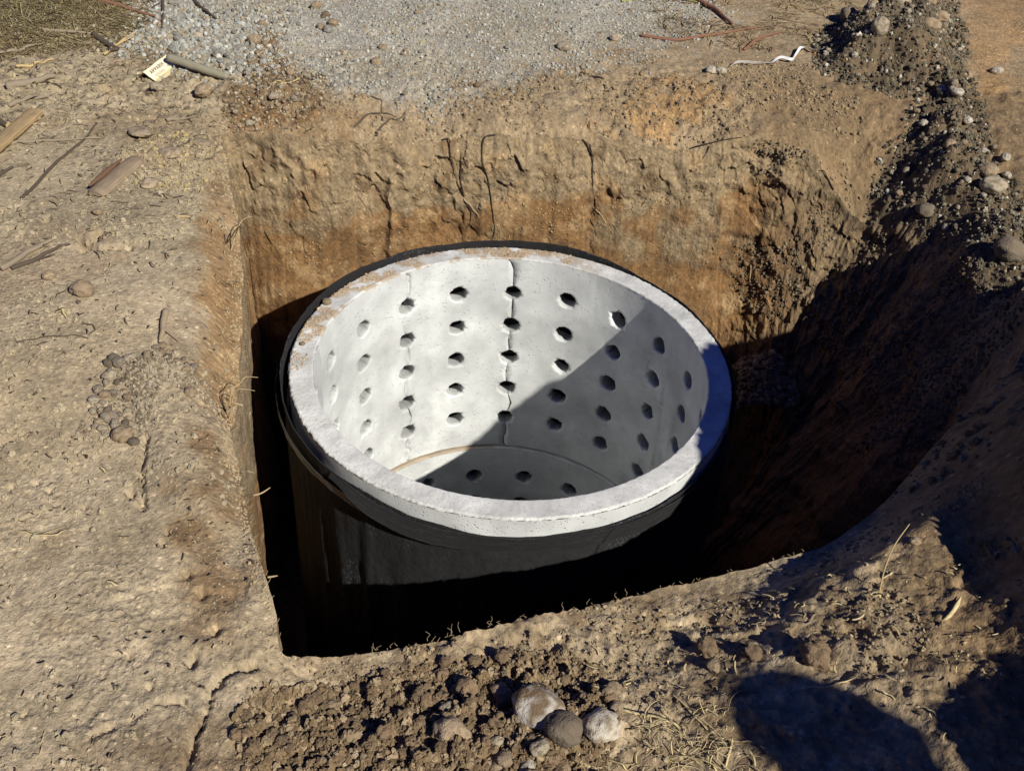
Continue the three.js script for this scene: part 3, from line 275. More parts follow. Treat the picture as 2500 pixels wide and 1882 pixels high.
function makeRing(seed, phi0, cracks, dirt) {
  const r = rng(seed), parts = [], E = 0.004;
  const build = () => ({ P: [], C: [], U: [], I: [] });
  const B = build(), W = 2 * Math.PI * RI / NC / 2; // half width of a cell along the inner face
  const roughSeam = (phi, y) => { const d = Math.abs(phi + 0.53) * RI; return d < 0.02 ? (1 - d / 0.02) * 0.010 * N3(phi * 260, y * 160, seed) : 0; };
  const put = (s, y, R, pc, deep = 0, inner = true) => { // s: metres along the inner face from the column's middle
    const phi = pc + s / RI, rr = R + (inner ? 0.0016 * fbm(phi * 9, y * 14, seed, 3) + roughSeam(phi, y) : 0.001 * N3(phi * 12, y * 20, seed)) + deep;
    B.P.push(rr * Math.sin(phi), y, -rr * Math.cos(phi)); B.U.push(phi * RI / 0.75, y / 0.75);
    const st = fbm(phi * 6, y * 3, seed + 3, 3), st2 = fbm(phi * 14, y * 2.2, seed + 9, 3), k = 0.83 * (1 + 0.14 * st + 0.12 * st2);
    let c = [k * 0.985, k, k * 0.985];
    if (phi > 0.9 && phi < 1.6) c = mix3(c, [0.40, 0.34, 0.25], 0.65 * sst(0.05, 0.3, fbm(phi * 16, y * 2.2, 5, 3)) * sst(-0.12, -0.3, y)); // rusty water stain
    B.C.push(...c); return B.P.length / 3 - 1;
  };
  for (let j = 0; j < NC; j++) {
    const pc = phi0 + j * 2 * Math.PI / NC, ck = cracks[j] ?? null; // crack offset from the column's middle
    const xs = []; for (let i = 0; i <= 8; i++) xs.push(-W + W * i / 4);
    if (ck) xs.splice(4, 1, -E, 0, E);
    const nx = xs.length, mid = (nx - 1) / 2, deepAt = (i) => ck && i === mid ? 0.022 : 0, jit = (y) => ck ? 0.05 * fbm(y * 11, seed, j * 3.1, 3) + 0.008 * N3(y * 60, 1, j) : 0;
    const sx = (i, y) => xs[i] + (ck && Math.abs(i - mid) <= 1 ? jit(y) : 0);
    const strip = (y0, y1, n) => { const id = []; for (let q = 0; q <= n; q++) { const y = lerp(y0, y1, q / n), row = []; for (let i = 0; i < nx; i++) row.push([put(sx(i, y), y, RI, pc, deepAt(i)), put(sx(i, y), y, RO, pc, 0, false)]); id.push(row); } for (let q = 0; q < n; q++) for (let i = 0; i < nx - 1; i++) for (const k of [0, 1]) { const a = id[q][i][k], b = id[q][i + 1][k], c = id[q + 1][i + 1][k], d = id[q + 1][i][k]; if (k) B.I.push(a, b, c, a, c, d); else B.I.push(a, c, b, a, d, c); } };
    strip(-0.006, ROWS[0] + HALF, 5); strip(ROWS[4] - HALF, -RH + 0.004, 5);
    ROWS.forEach((yc, row) => {
      const loop = []; // round the cell: top, right, bottom, left
      for (let i = 0; i < nx - 1; i++) loop.push([sx(i, yc + HALF), HALF, deepAt(i)]);
      for (let i = 0; i < 8; i++) loop.push([W, HALF - HALF * i / 4, 0]);
      for (let i = nx - 1; i > 0; i--) loop.push([sx(i, yc - HALF), -HALF, deepAt(i)]);
      for (let i = 0; i < 8; i++) loop.push([-W, -HALF + HALF * i / 4, 0]);
      const K = loop.length, hr = 0.0305 * (0.95 + 0.1 * r()), ox = 0.006 * (r() - 0.5), oy = 0.005 * (r() - 0.5), chip = r() * 40, M = 7, rings = [], outer = [];
      const holeAt = (i, grow, wide = 1) => { const a = Math.atan2(loop[i][1], loop[i][0]), q = hr * (1 + 0.12 * N3(Math.cos(a) * 2.2 + chip, Math.sin(a) * 2.2, row) + 0.09 * N3(Math.cos(a) * 7 + chip, Math.sin(a) * 7, row)) + grow * (0.003 + 0.018 * Math.max(0, N3(Math.cos(a) * 1.7 + chip * 2, Math.sin(a) * 1.7 + 9, row))); return [ox + Math.cos(a) * q * wide, oy + Math.sin(a) * q * wide]; };
      for (let m = 0; m <= M; m++) {
        const ringI = [], ringO = [], t = m / M, tt = Math.pow(Math.max(0, (m - 1) / (M - 1)), 1.25);
        for (let i = 0; i < K; i++) {
          const h = m === 0 ? holeAt(i, 0) : holeAt(i, 1), [lx, ly, dp] = loop[i];
          let x = m === 0 ? h[0] : lerp(h[0], lx, tt), y = m === 0 ? h[1] : lerp(h[1], ly, tt);
          if (dp && m > 1) x += jit(yc + y) * (1 - tt) * 0.6;
          ringI.push(put(x, yc + y, RI, pc, (m === 0 ? 0.006 : 0) + dp * (m > 0 ? 1 : 0.4)));
          { const w = holeAt(i, m ? 0.3 : 0, 1.5); ringO.push(put(m === 0 ? w[0] : lerp(w[0], lx, tt), yc + (m === 0 ? w[1] : lerp(w[1], ly, tt)), RO, pc, 0, false)); }
        }
        rings.push(ringI); outer.push(ringO);
      }
      for (let m = 0; m < M; m++) for (let i = 0; i < K; i++) { const a = rings[m][i], b = rings[m][(i + 1) % K], c = rings[m + 1][(i + 1) % K], d = rings[m + 1][i]; B.I.push(a, b, c, a, c, d); const e = outer[m][i], f = outer[m][(i + 1) % K], g = outer[m + 1][(i + 1) % K], h = outer[m + 1][i]; B.I.push(e, g, f, e, h, g); }
      let last = rings[0]; for (let q = 1; q <= 4; q++) { const cur = q === 4 ? outer[0] : last.map((_, i) => { const h = holeAt(i, 0, lerp(1, 1.5, q / 4)), a = N3(h[0] * 90 + chip, q, h[1] * 90) * 0.0012; return put(h[0] + a, yc + h[1] + a, lerp(RI + 0.006, RO, q / 4), pc, 0, false); }); for (let i = 0; i < K; i++) B.I.push(last[i], cur[i], cur[(i + 1) % K], last[i], cur[(i + 1) % K], last[(i + 1) % K]); last = cur; }
    });
  }
  const g0 = new THREE.BufferGeometry(); g0.setAttribute('position', new THREE.Float32BufferAttribute(B.P, 3)); g0.setAttribute('color', new THREE.Float32BufferAttribute(B.C, 3)); g0.setAttribute('uv', new THREE.Float32BufferAttribute(B.U, 2)); g0.setIndex(B.I); g0.computeVertexNormals();
  // rims: worn round edges, a broom-rough flat, crumbs of dirt on it
  const prof = (top) => { const q = []; for (let i = 0; i <= 5; i++) { const a = i / 5 * Math.PI / 2; q.push([RI + 0.006 - 0.006 * Math.cos(a), -0.006 + 0.006 * Math.sin(a), 0.3]); } for (let i = 1; i < 9; i++) q.push([lerp(RI + 0.006, RO - 0.007, i / 9), 0, 1]); for (let i = 0; i <= 5; i++) { const a = i / 5 * Math.PI / 2; q.push([RO - 0.007 + 0.007 * Math.sin(a), -0.007 + 0.007 * Math.cos(a), 0.8]); } return q; };
  const pf = prof(), nu = 1100;
  const rim = gridGeo(nu, pf.length, (i, j) => { const phi = -i / nu * Math.PI * 2, [R, y, k] = pf[j], x = Math.sin(phi), z = -Math.cos(phi), front = sst(0.2, 0.8, z); const out = j > 13 ? 0.005 * Math.max(0, fbm(x * 30, seed, z * 30, 3)) + 0.003 * N3(x * 70, seed, z * 70) : 0, inn = j < 4 ? 0.0028 * fbm(x * 36, seed, z * 36, 2) : 0, rr = R + out * (0.4 + 0.6 * k) - (j > 13 ? 0.002 : 0) + inn; return [rr * x, y + k * (0.0022 * fbm(x * R * 22, 3, z * R * 22, 3) + 0.0012 * N3(x * R * 130, 5, z * R * 130) + (j > 13 ? 0.004 * Math.max(0, N3(x * 45, 8, z * 45)) : 0)), rr * z]; }, true,
    ([x, , z]) => { const phi = Math.atan2(x, -z), n = fbm(x * 14, 1, z * 14, 4), k = 0.82 * (1 + 0.14 * fbm(x * 9, 2, z * 9, 3)); let c = [k, k * 0.99, k * 0.95]; if (dirt) { const m = sst(-1.75, -1.35, phi) * sst(0.75, 0.1, phi); c = mix3(c, [0.52, 0.38, 0.23], 0.8 * m * sst(-0.06, 0.2, n + 0.3 * fbm(x * 60, 3, z * 60, 2) + 0.12 * m)); } else c = mix3(c, [0.45, 0.31, 0.17], 0.75 * sst(-1.2, -0.9, phi) * sst(0.1, -0.35, phi + 0.4 * n)); return c; }, ([x, , z]) => [x / 0.4, z / 0.4]);
  const bottom = rim.clone(); { const p = bottom.attributes.position; for (let i = 0; i < p.count; i++) p.setY(i, -RH - p.getY(i)); const a = bottom.index.array; for (let k = 0; k < a.length; k += 3) { const t = a[k]; a[k] = a[k + 1]; a[k + 1] = t; } bottom.computeVertexNormals(); }
  return mergeGeometries([g0, rim, bottom]);
}
const RAD = Math.PI / 180, phi0 = -77.0 * RAD;
const ringGeo = makeRing(3, phi0, { 4: 1, 2: 1 }, true);
tag(mesh('concrete_well_ring', ringGeo, concreteMat), 'pale perforated concrete well ring standing in the pit, upper one with the visible rim', 'concrete ring');
const lower = mesh('concrete_well_ring', makeRing(8, phi0 + 8.2 * RAD, {}, false), concreteMat);
lower.position.set(0.006, -RH - 0.004, 0.012);
tag(lower, 'lower perforated concrete ring seen through the upper ring, mostly in shadow', 'concrete ring');

// ------------------------------------------------------------ black filter cloth round the rings, tape that holds it
const fabN = pnoise(40, 4, 81, 0.7), fabD = cells(120, 83), fabS = pnoise(4, 4, 85);
const clothMap = tile(1024, (u, v) => { const d = fabD(u, v * 0.6), m = sst(0.5, 0.72, fabS(u, v)); let t = 0.13 + 0.08 * (fabN(u, v) - 0.5); if (d[2] > 0.6 && d[0] < 0.33) t += 0.26 * m * d[2]; return [t * 1.01, t, t * 0.98]; }, true);
const clothBump = tile(512, (u, v) => fabN(u * 2, v * 2));
const clothMat = new THREE.MeshStandardMaterial({ color: new THREE.Color().setRGB(0.9, 0.9, 0.95), roughness: 0.85, map: clothMap, bumpMap: clothBump, bumpScale: 0.002 });
clothMat.name = 'filter_cloth';
const keys = (a, x) => { if (x <= a[0][0]) return a[0][1]; for (let i = 0; i < a.length - 1; i++) if (x <= a[i + 1][0]) { const t = (x - a[i][0]) / (a[i + 1][0] - a[i][0]); return lerp(a[i][1], a[i + 1][1], t * t * (3 - 2 * t)); } return a[a.length - 1][1]; };
const topY = [[0, 0.020], [12, 0.022], [25, 0.012], [40, -0.006], [70, -0.012], [100, -0.02], [130, -0.042], [165, -0.05], [185, -0.05], [200, -0.04], [215, -0.022], [235, -0.012], [255, 0.004], [275, 0.012], [295, 0.018], [315, 0.016], [330, 0.020], [345, 0.014], [360, 0.020]];
function sheet(nu, nv, fn, thick) { // a cloth with thickness
  const a = gridGeo(nu, nv, (i, j) => fn(i / (nu - 1), j / (nv - 1), 0), false, null, (p, i, j) => [i / (nu - 1) * 6, j / (nv - 1) * 2.6]);
  const b = gridGeo(nu, nv, (i, j) => fn(i / (nu - 1), j / (nv - 1), thick), false, null, (p, i, j) => [i / (nu - 1) * 6, j / (nv - 1) * 1.6]);
  const flip = (g) => { const q = g.index.array; for (let k = 0; k < q.length; k += 3) { const t = q[k]; q[k] = q[k + 1]; q[k + 1] = t; } g.computeVertexNormals(); return g; };
  const e0 = gridGeo(nu, 2, (i, j) => fn(i / (nu - 1), 0, j * thick), false, null, (p, i, j) => [i / (nu - 1) * 6, j * 0.01]), e1 = gridGeo(nu, 2, (i, j) => fn(i / (nu - 1), 1, j * thick), false, null, (p, i, j) => [i / (nu - 1) * 6, j * 0.01]);
  return mergeGeometries([flip(a), b, e0, flip(e1)]);
}
{
  const fn = (u, v, t) => {
    const deg = u * 360, phi = deg * RAD, x = Math.sin(phi), z = -Math.cos(phi), top = keys(topY, deg) + 0.008 * fbm(x * 5, 1, z * 5, 3), y = lerp(top, -1.66, Math.pow(v, 1.15)), dn = sst(0.0, 0.25, v);
    const fold = dn * (0.012 * fbm(x * 4, y * 0.9, z * 4, 2) + 0.010 * fbm(x * 13, y * 1.2, z * 13, 2)) + 0.004 * fbm(x * 16, y * 9, z * 16, 3);
    const gap = 0.006 + 0.012 * Math.max(0, N3(x * 3, 2, z * 3)) * sst(0.2, 0, v) + 0.010 * sst(200, 240, deg) * sst(290, 250, deg) * sst(0.12, 0, v);
    const R = RO + 0.006 + Math.abs(gap) + Math.max(-0.008, fold) + t; return [R * x, y, R * z];
  };
  const wrap = group('filter_cloth_wrap'); tag(wrap, 'black filter cloth wrapped round the outside of the concrete rings', 'filter cloth');
  mesh('cloth', sheet(720, 90, fn, 0.003), clothMat, wrap);
  // the loose collar turned down at the front
  const flap = (u, v, t) => { const deg = lerp(112, 222, u), phi = deg * RAD, x = Math.sin(phi), z = -Math.cos(phi), e = sst(0, 0.06, u), curl = sst(0.80, 1.0, u), top = lerp(-0.047, -0.022, sst(196, 222, deg)) - 0.003, drop = 0.052 * e * lerp(1, 0.25, sst(0.80, 1, u)) * (1 + 0.14 * fbm(u * 9, 1, 2, 2)), y = top - drop * v; const R = RO + 0.021 + 0.010 * v * curl + 0.016 * v * sst(0.62, 0.86, u) * sst(1, 0.9, u) + 0.003 * fbm(x * 14, y * 12, z * 14, 2) + t; return [R * x, y, R * z]; };
  tag(mesh('collar', sheet(260, 14, flap, 0.003), clothMat, wrap), 'loose cloth collar folded down under the rim');
}
{
  const tapeMat = new THREE.MeshPhysicalMaterial({ color: new THREE.Color().setRGB(0.30, 0.31, 0.33), roughness: 0.22, clearcoat: 0.6, clearcoatRoughness: 0.15, transmission: 0.72, thickness: 0 }); tapeMat.name = 'clear_tape';
  const fn = (u, v, t) => { const deg = lerp(172, 266, u), phi = deg * RAD, x = Math.sin(phi), z = -Math.cos(phi), mid = -0.086 + 0.010 * Math.sin((deg - 150) * RAD * 1.1) + 0.006 * fbm(x * 3, 4, z * 3, 2) + 0.03 * sst(225, 268, deg), y = mid + 0.017 * (0.5 - v) * 2 * (0.8 + 0.2 * N3(u * 9, 2, 1)), R = RO + lerp(0.014, 0.0295, sst(182, 206, deg)) + 0.0025 * fbm(x * 20, v * 3, z * 20, 2) + 0.010 * sst(220, 250, deg) + t; return [R * x, y, R * z]; };
  tag(mesh('tape_strip', sheet(300, 7, fn, 0.0008), tapeMat), 'shiny clear tape strip running round the black cloth below the rim', 'tape');
}
// ------------------------------------------------------------ stones
const TONES = { white: [0.52, 0.475, 0.375], pale: [0.40, 0.345, 0.245], tan: [0.35, 0.265, 0.165], dark: [0.165, 0.13, 0.088], clod: [0.205, 0.14, 0.078], grey: [0.33, 0.332, 0.295], slab: [0.40, 0.315, 0.205], splash: [0.55, 0.50, 0.41], m: [0.29, 0.245, 0.18] };
const stoneMat = new THREE.MeshStandardMaterial({ vertexColors: true, roughness: 0.95, bumpMap: soilBump, bumpScale: 0.006 }); stoneMat.name = 'stone';
const icoCache = {}; const ico = (d) => icoCache[d] ??= mergeVertices(new THREE.IcosahedronGeometry(1, d).deleteAttribute('normal').deleteAttribute('uv'), 1e-4);
function stoneGeo(seed, kind, detail = 4) {
  const r = rng(seed), g = ico(detail).clone(), p = g.attributes.position, C = new Float32Array(p.count * 3) , clod = kind === 'clod', slab = kind === 'slab', ox = r() * 40, sy = slab ? 0.32 : clod ? 0.8 : lerp(0.55, 0.8, r()), sz = lerp(0.68, 0.95, r()), base = TONES[kind], tone = lerp(0.85, 1.15, r());
  for (let i = 0; i < p.count; i++) {
    let x = p.getX(i), y = p.getY(i), z = p.getZ(i); const f = facets(x * (clod ? 2.1 : slab ? 1.0 : 1.15) + ox, y * (clod ? 2.1 : 1.15), z * (clod ? 2.1 : 1.15));
    const k = 1 + (clod ? 0.38 : slab ? 0.30 : 0.20) * f[0] + (clod ? 0.20 : 0.22) * fbm(x * 1.4 + ox, y * 1.4, z * 1.4, 3) + (clod ? 0.14 : 0.035) * N3(x * 6 + ox, y * 6, z * 6);
    const n = fbm(x * 2.5 + ox, y * 2.5, z * 2.5, 4), n2 = N3(x * 11 + ox, y * 11, z * 11); let c = mix3(base, TONES.clod, clod || kind === 'dark' ? 0 : sst(-0.02, 0.2, n + 0.16 * n2) * 0.85);
    if (kind === 'splash') c = mix3(TONES.splash, TONES.clod, sst(-0.12, 0.02, n + 0.12 * n2 + 0.35 * y - 0.2));
    const q = tone * (1 + 0.22 * n2 + 0.2 * n); C.set([c[0] * q, c[1] * q, c[2] * q], i * 3);
    p.setXYZ(i, x * k, y * k * sy, z * k * sz);
  }
  g.setAttribute('color', new THREE.BufferAttribute(C, 3)); g.computeVertexNormals(); const h = g.toNonIndexed(), q = h.attributes.position, V = new Float32Array(q.count * 2); for (let t = 0; t < q.count; t += 3) { const nx = Math.abs(q.getX(t) + q.getX(t + 1) + q.getX(t + 2)), ny = Math.abs(q.getY(t) + q.getY(t + 1) + q.getY(t + 2)) * 1.3, nz = Math.abs(q.getZ(t) + q.getZ(t + 1) + q.getZ(t + 2)); for (let k = t; k < t + 3; k++) { const e = nx > ny && nx > nz ? [q.getY(k), q.getZ(k)] : ny > nz ? [q.getX(k), q.getZ(k)] : [q.getX(k), q.getY(k)]; V[k * 2] = e[0] * 0.09 + 0.5; V[k * 2 + 1] = e[1] * 0.09 + 0.3; } } h.setAttribute('uv', new THREE.BufferAttribute(V, 2)); return h;
}
const stoneBank = {}; for (const k in TONES) stoneBank[k] = [0, 1, 2, 3, 4].map((i) => stoneGeo(100 + i * 13 + k.length * 7 + k.charCodeAt(0), k, 4));
let sr = rng(77);
function stone(name, x, z, R, kind, label, category, grp, sink = 0.25) {
  for (let k = 0; k < 40 && polarD(x, z) < 0.03; k++) { const l = Math.hypot(x, z); x += x / l * 0.012; z += z / l * 0.012; } // nothing hangs over the pit
  const b = stoneBank[kind], m = mesh(name, b[Math.floor(sr() * b.length)], stoneMat); m.scale.setScalar(R); m.rotation.set((sr() - 0.5) * 0.5, sr() * 6.28, (sr() - 0.5) * 0.5);
  m.position.set(x, H(x, z) + R * (0.62 - sink) * (kind === 'slab' ? 0.4 : 1), z); return tag(m, label, category, grp);
}
const nameOf = { clod: ['soil_clod', 'clod'], slab: ['stone_slab', 'stone'], grey: ['stone_chip', 'stone'] };
for (const list of [D_frontRocks, D_bankRocks, D_leftRocks, D_gravRocks, D_pileRocks]) for (const [x, z, R, kind, label] of list) { const [n, c] = nameOf[kind] ?? ['cobble', 'stone']; stone(n, x, z, R, kind, label, c, list === D_pileRocks ? 'large stones on the gravel pile' : undefined, list === D_frontRocks ? 0.28 : 0.25); }
for (const [x, z, R] of D_moundRocks) { const k = sr(); stone('cobble', x, z, R * lerp(0.8, 1.15, sr()), k < 0.3 ? 'pale' : k < 0.42 ? 'dark' : k < 0.7 ? 'tan' : 'm', 'dusty rounded stone in the small arc of stones on the left ground', 'stone', 'stones in the arc on the left ground', 0.2); }
function inZone(k, r, test) { const p = D_zones[k], xs = p.map((q) => q[0]), zs = p.map((q) => q[1]); for (let t = 0; t < 400; t++) { const x = lerp(Math.min(...xs), Math.max(...xs), r()), z = lerp(Math.min(...zs), Math.max(...zs), r()); if (zone[k](x, z) < 0 && polarD(x, z) > 0.02 && (!test || test(x, z))) return [x, z]; } return null; }
{
  const r = rng(501);
  for (let i = 0; i < 110; i++) { const q = inZone('darkpile', r); if (!q) continue; const k = r(); stone('cobble', q[0], q[1], lerp(0.009, 0.021, r() * r()), k < 0.2 ? 'white' : k < 0.5 ? 'pale' : k < 0.75 ? 'tan' : 'dark', 'small rounded pebble in the dark gravel pile at the top right', 'stone', 'pebbles of the dark gravel pile', 0.15); }
  for (let i = 0; i < 64; i++) { const q = inZone('brown', r); if (!q) continue; stone('cobble', q[0], q[1], lerp(0.007, 0.018, r() * r()), r() < 0.5 ? 'pale' : 'tan', 'small pale or tan pebble scattered over the brown wet patch', 'stone', 'pebbles on the brown wet patch', 0.15); }
  for (let i = 0; i < 90; i++) { const q = inZone('clods', r); if (!q) continue; stone('soil_clod', q[0], q[1], lerp(0.008, 0.022, r() * r()), r() < 0.8 ? 'clod' : 'tan', 'small brown clod in the crumbled soil of the front bank', 'clod', 'small clods of the front bank', 0.2); }
  for (let i = 0; i < 75; i++) { const q = inZone('gravel', r, (x, z) => x < -1.0 && z > -2.0); if (!q) continue; stone('stone_chip', q[0], q[1], lerp(0.010, 0.022, r() * r()), 'grey', 'coarse grey crushed stone in the loose heap at the left end of the gravel', 'stone', 'coarse crushed stones at the gravel end', 0.15); }
  for (let i = 0; i < 40; i++) { const q = inZone('gravel', r, (x, z) => x > -1.0 && z > -2.4); if (!q) continue; stone('stone_chip', q[0], q[1], lerp(0.008, 0.015, r() * r()), r() < 0.75 ? 'grey' : 'tan', 'larger chip lying in the flat grey gravel', 'stone', 'larger chips in the flat gravel', 0.2); }
}
// what nobody could count: gravel, crumbs
function scatter(name, label, category, geos, list, mat) { // list of [x, y, z, size, colour]
  const by = geos.map(() => []); const r = rng(list.length + 3); for (const q of list) by[Math.floor(r() * geos.length)].push(q);
  const o = new THREE.Group(); o.name = numbered(name); tag(o, label, category, null, 'stuff'); scene.add(o);
  const M = new THREE.Matrix4(), Q = new THREE.Quaternion(), Eu = new THREE.Euler(), col = new THREE.Color();
  geos.forEach((g, k) => { if (!by[k].length) return; const im = new THREE.InstancedMesh(g, mat, by[k].length); im.name = name + '_piece'; im.castShadow = im.receiveShadow = true; im.userData.kind = 'stuff'; by[k].forEach(([x, y, z, s, c], i) => { Q.setFromEuler(Eu.set(r() * 6.28, r() * 6.28, r() * 6.28)); M.compose(new THREE.Vector3(x, y, z), Q, new THREE.Vector3(s, s * lerp(0.55, 0.95, r()), s * lerp(0.6, 1, r()))); im.setMatrixAt(i, M); im.setColorAt(i, col.setRGB(...c)); }); o.add(im); });
}
const pieceMat = new THREE.MeshStandardMaterial({ roughness: 1 }); pieceMat.name = 'loose_piece';
const crumbGeo = (seed, detail, amp) => { const g = ico(detail).clone(), p = g.attributes.position, r = rng(seed), o = r() * 50; for (let i = 0; i < p.count; i++) { const x = p.getX(i), y = p.getY(i), z = p.getZ(i), k = 1 + amp * (facets(x * 1.3 + o, y * 1.3, z * 1.3)[0] + N3(x * 2 + o, y * 2, z * 2)); p.setXYZ(i, x * k, y * k, z * k); } g.computeVertexNormals(); return g; };
const chipGeos = [1, 2, 3, 4].map((s) => { const g = crumbGeo(s, 1, 0.34).toNonIndexed(); g.computeVertexNormals(); return g; }), crumbGeos = [5, 6, 7, 8, 12, 13].map((s) => { const g = crumbGeo(s, 2, 0.5).toNonIndexed(); g.computeVertexNormals(); return g; }), pebbleGeos = [9, 10, 11].map((s) => crumbGeo(s, 2, 0.12));
const vary = (c, r, a = 0.25) => { const k = 1 + a * (r() * 2 - 1); return [c[0] * k, c[1] * k, c[2] * k * (1 - 0.06 * r())]; };
{
  const r = rng(900), L = []; // grey gravel, thinning out past its edge
  for (let i = 0; i < 26000; i++) { const x = lerp(-2.2, 1.3, r()), z = lerp(-3.6, -1.15, r()), s = zone.gravel(x, z) + 0.24 * fbm(x * 4, 2, z * 4, 3); if (s > 0.02 + 0.16 * r() * r() || polarD(x, z) < 0.03) continue; const coarse = sst(-0.9, -1.2, x) * sst(-2.1, -1.8, z), S = lerp(0.0035, 0.009, r() * r()) * (1 + 0.7 * coarse), t = r(); L.push([x, H(x, z) + S * 0.25, z, S, vary(t < 0.62 ? [0.335, 0.335, 0.295] : t < 0.84 ? [0.42, 0.415, 0.365] : t < 0.95 ? [0.33, 0.26, 0.17] : [0.52, 0.49, 0.42], r)]); }
  scatter('grey_gravel', 'grey crushed gravel spread over the ground behind the pit', 'gravel', chipGeos, L, pieceMat);
}
{
  const r = rng(901), L = []; // dark wet gravel of the pile and its spill into the pit
  for (let i = 0; i < 26000; i++) { const x = lerp(1.1, 2.5, r()), z = lerp(-3.1, -0.25, r()), s = zone.darkpile(x, z) + 0.10 * fbm(x * 5, 3, z * 5, 3); if (s > 0.02 || polarD(x, z) < 0) continue; const S = lerp(0.004, 0.016, r() * r() * r()), t = r(); L.push([x, H(x, z) + S * 0.3, z, S, vary(t < 0.55 ? [0.12, 0.098, 0.062] : t < 0.85 ? [0.17, 0.145, 0.10] : t < 0.95 ? [0.27, 0.235, 0.17] : [0.5, 0.47, 0.38], r)]); }
  for (let i = 0; i < 5200; i++) { const th = lerp(-0.95, 0.0, r()), x0 = Math.cos(th), z0 = Math.sin(th), R0 = lipAt(th), yl = landform(x0 * R0, z0 * R0, 0), y = yl - 0.7 * r(), p = wallPoint(th, y, yl); if (fbm(p[0] * 4, p[1] * 4, p[2] * 4, 2) + 0.25 * sst(-0.75, -0.3, th) < 0.02) continue; const S = lerp(0.003, 0.010, r() * r()); L.push([p[0] - 0.3 * S * x0, p[1], p[2] - 0.3 * S * z0, S, vary(r() < 0.7 ? [0.15, 0.115, 0.07] : [0.24, 0.19, 0.12], r)]); }
  scatter('dark_gravel', 'dark damp gravel heaped at the back right corner of the pit', 'gravel', [...crumbGeos, ...pebbleGeos], L, pieceMat);
}
{
  const r = rng(902), L = []; // crumbs of soil, everywhere the ground is broken
  const drop = (x, z, S, c, up = 0.25) => { if (polarD(x, z) > 0.003) L.push([x, H(x, z) + S * up, z, S, vary(c, r)]); };
  for (let i = 0; i < 26000; i++) { const x = lerp(-2.3, -0.35, r()), z = lerp(-2.2, 1.85, r()), n = fbm(x * 3.4, 21, z * 3.4, 3); if (n < 0.14 - 0.14 * r()) continue; drop(x, z, lerp(0.0015, 0.009, r() ** 4), [0.37, 0.31, 0.205]); }
  for (let i = 0; i < 16000; i++) { const x = lerp(-1.7, -0.4, r()), z = lerp(-1.0, 1.8, r()); drop(x, z, lerp(0.0011, 0.0032, r() * r()), r() < 0.8 ? [0.38, 0.32, 0.215] : [0.25, 0.2, 0.13], 0.1); }
  for (let i = 0; i < 9000; i++) { const q = inZone('clods', r); if (q) drop(q[0], q[1], lerp(0.0015, 0.015, r() * r() * r()), r() < 0.7 ? [0.18, 0.125, 0.068] : [0.30, 0.225, 0.135]); }
  for (let i = 0; i < 9000; i++) { const x = lerp(-0.45, 1.15, r()), z = lerp(0.95, 1.85, r()), d = polarD(x, z); if (d < 0.003 || d > 0.5) continue; const n = fbm(x * 5, 23, z * 5, 2); if (n < -0.02 + 0.25 * sst(0.05, 0.35, d) - 0.1 * r()) continue; drop(x, z, lerp(0.002, 0.010, r() * r() * r()), r() < 0.6 ? [0.27, 0.205, 0.12] : [0.36, 0.285, 0.18]); }
  for (let i = 0; i < 11000; i++) { const x = lerp(-1.1, 1.35, r()), z = lerp(-1.85, -0.95, r()), n = fbm(x * 4, 24, z * 4, 2); if (n < 0.0 - 0.1 * r() || zone.gravel(x, z) < 0.02) continue; drop(x, z, lerp(0.002, 0.009, r() ** 3), r() < 0.75 ? [0.29, 0.22, 0.135] : [0.36, 0.265, 0.145]); }
  for (let i = 0; i < 900; i++) { const q = inZone('brown', r); if (q) drop(q[0], q[1], lerp(0.003, 0.008, r() * r()), r() < 0.5 ? [0.2, 0.14, 0.075] : [0.42, 0.36, 0.26]); }
  for (let i = 0; i < 900; i++) { const q = inZone('mound', r, (x, z) => z < 0.62 || x < -0.86); if (q) drop(q[0], q[1], lerp(0.002, 0.008, r() * r()), r() < 0.4 ? [0.2, 0.155, 0.10] : [0.37, 0.31, 0.22]); }
  for (let i = 0; i < 350; i++) drop(lerp(-1.02, -0.88, r()), lerp(0.5, 0.82, r()), lerp(0.003, 0.008, r() * r()), r() < 0.4 ? [0.18, 0.14, 0.09] : [0.33, 0.27, 0.19]);
  for (let i = 0; i < 900; i++) { const a = r() * 6.28, q = Math.sqrt(r()) * 0.2, x = -1.17 + q * Math.cos(a), z = -0.62 + 1.2 * q * Math.sin(a); drop(x, z, lerp(0.002, 0.011, r() * r()), r() < 0.25 ? [0.42, 0.33, 0.16] : [0.38, 0.31, 0.2]); }
  for (let i = 0; i < 1500; i++) { const th = Math.PI * lerp(0.55, 1.25, r()), q = lipAt(th) + 0.05 * r() * r(), x = Math.cos(th) * q, z = Math.sin(th) * q; if (x < -0.4) drop(x, z, lerp(0.0015, 0.005, r() * r()), [0.40, 0.31, 0.185]); }
  for (let i = 0; i < 5000; i++) { const x = lerp(0.75, 1.75, r()), z = lerp(-0.6, 1.2, r()); if (fbm(x * 4, 25, z * 4, 2) < -0.05) continue; drop(x, z, lerp(0.003, 0.013, r() ** 3), r() < 0.85 ? [0.18, 0.13, 0.07] : [0.25, 0.21, 0.15]); }
  scatter('soil_crumbs', 'fine crumbs of dry soil strewn over the ground and the pit edges', 'soil', crumbGeos, L, pieceMat);
}
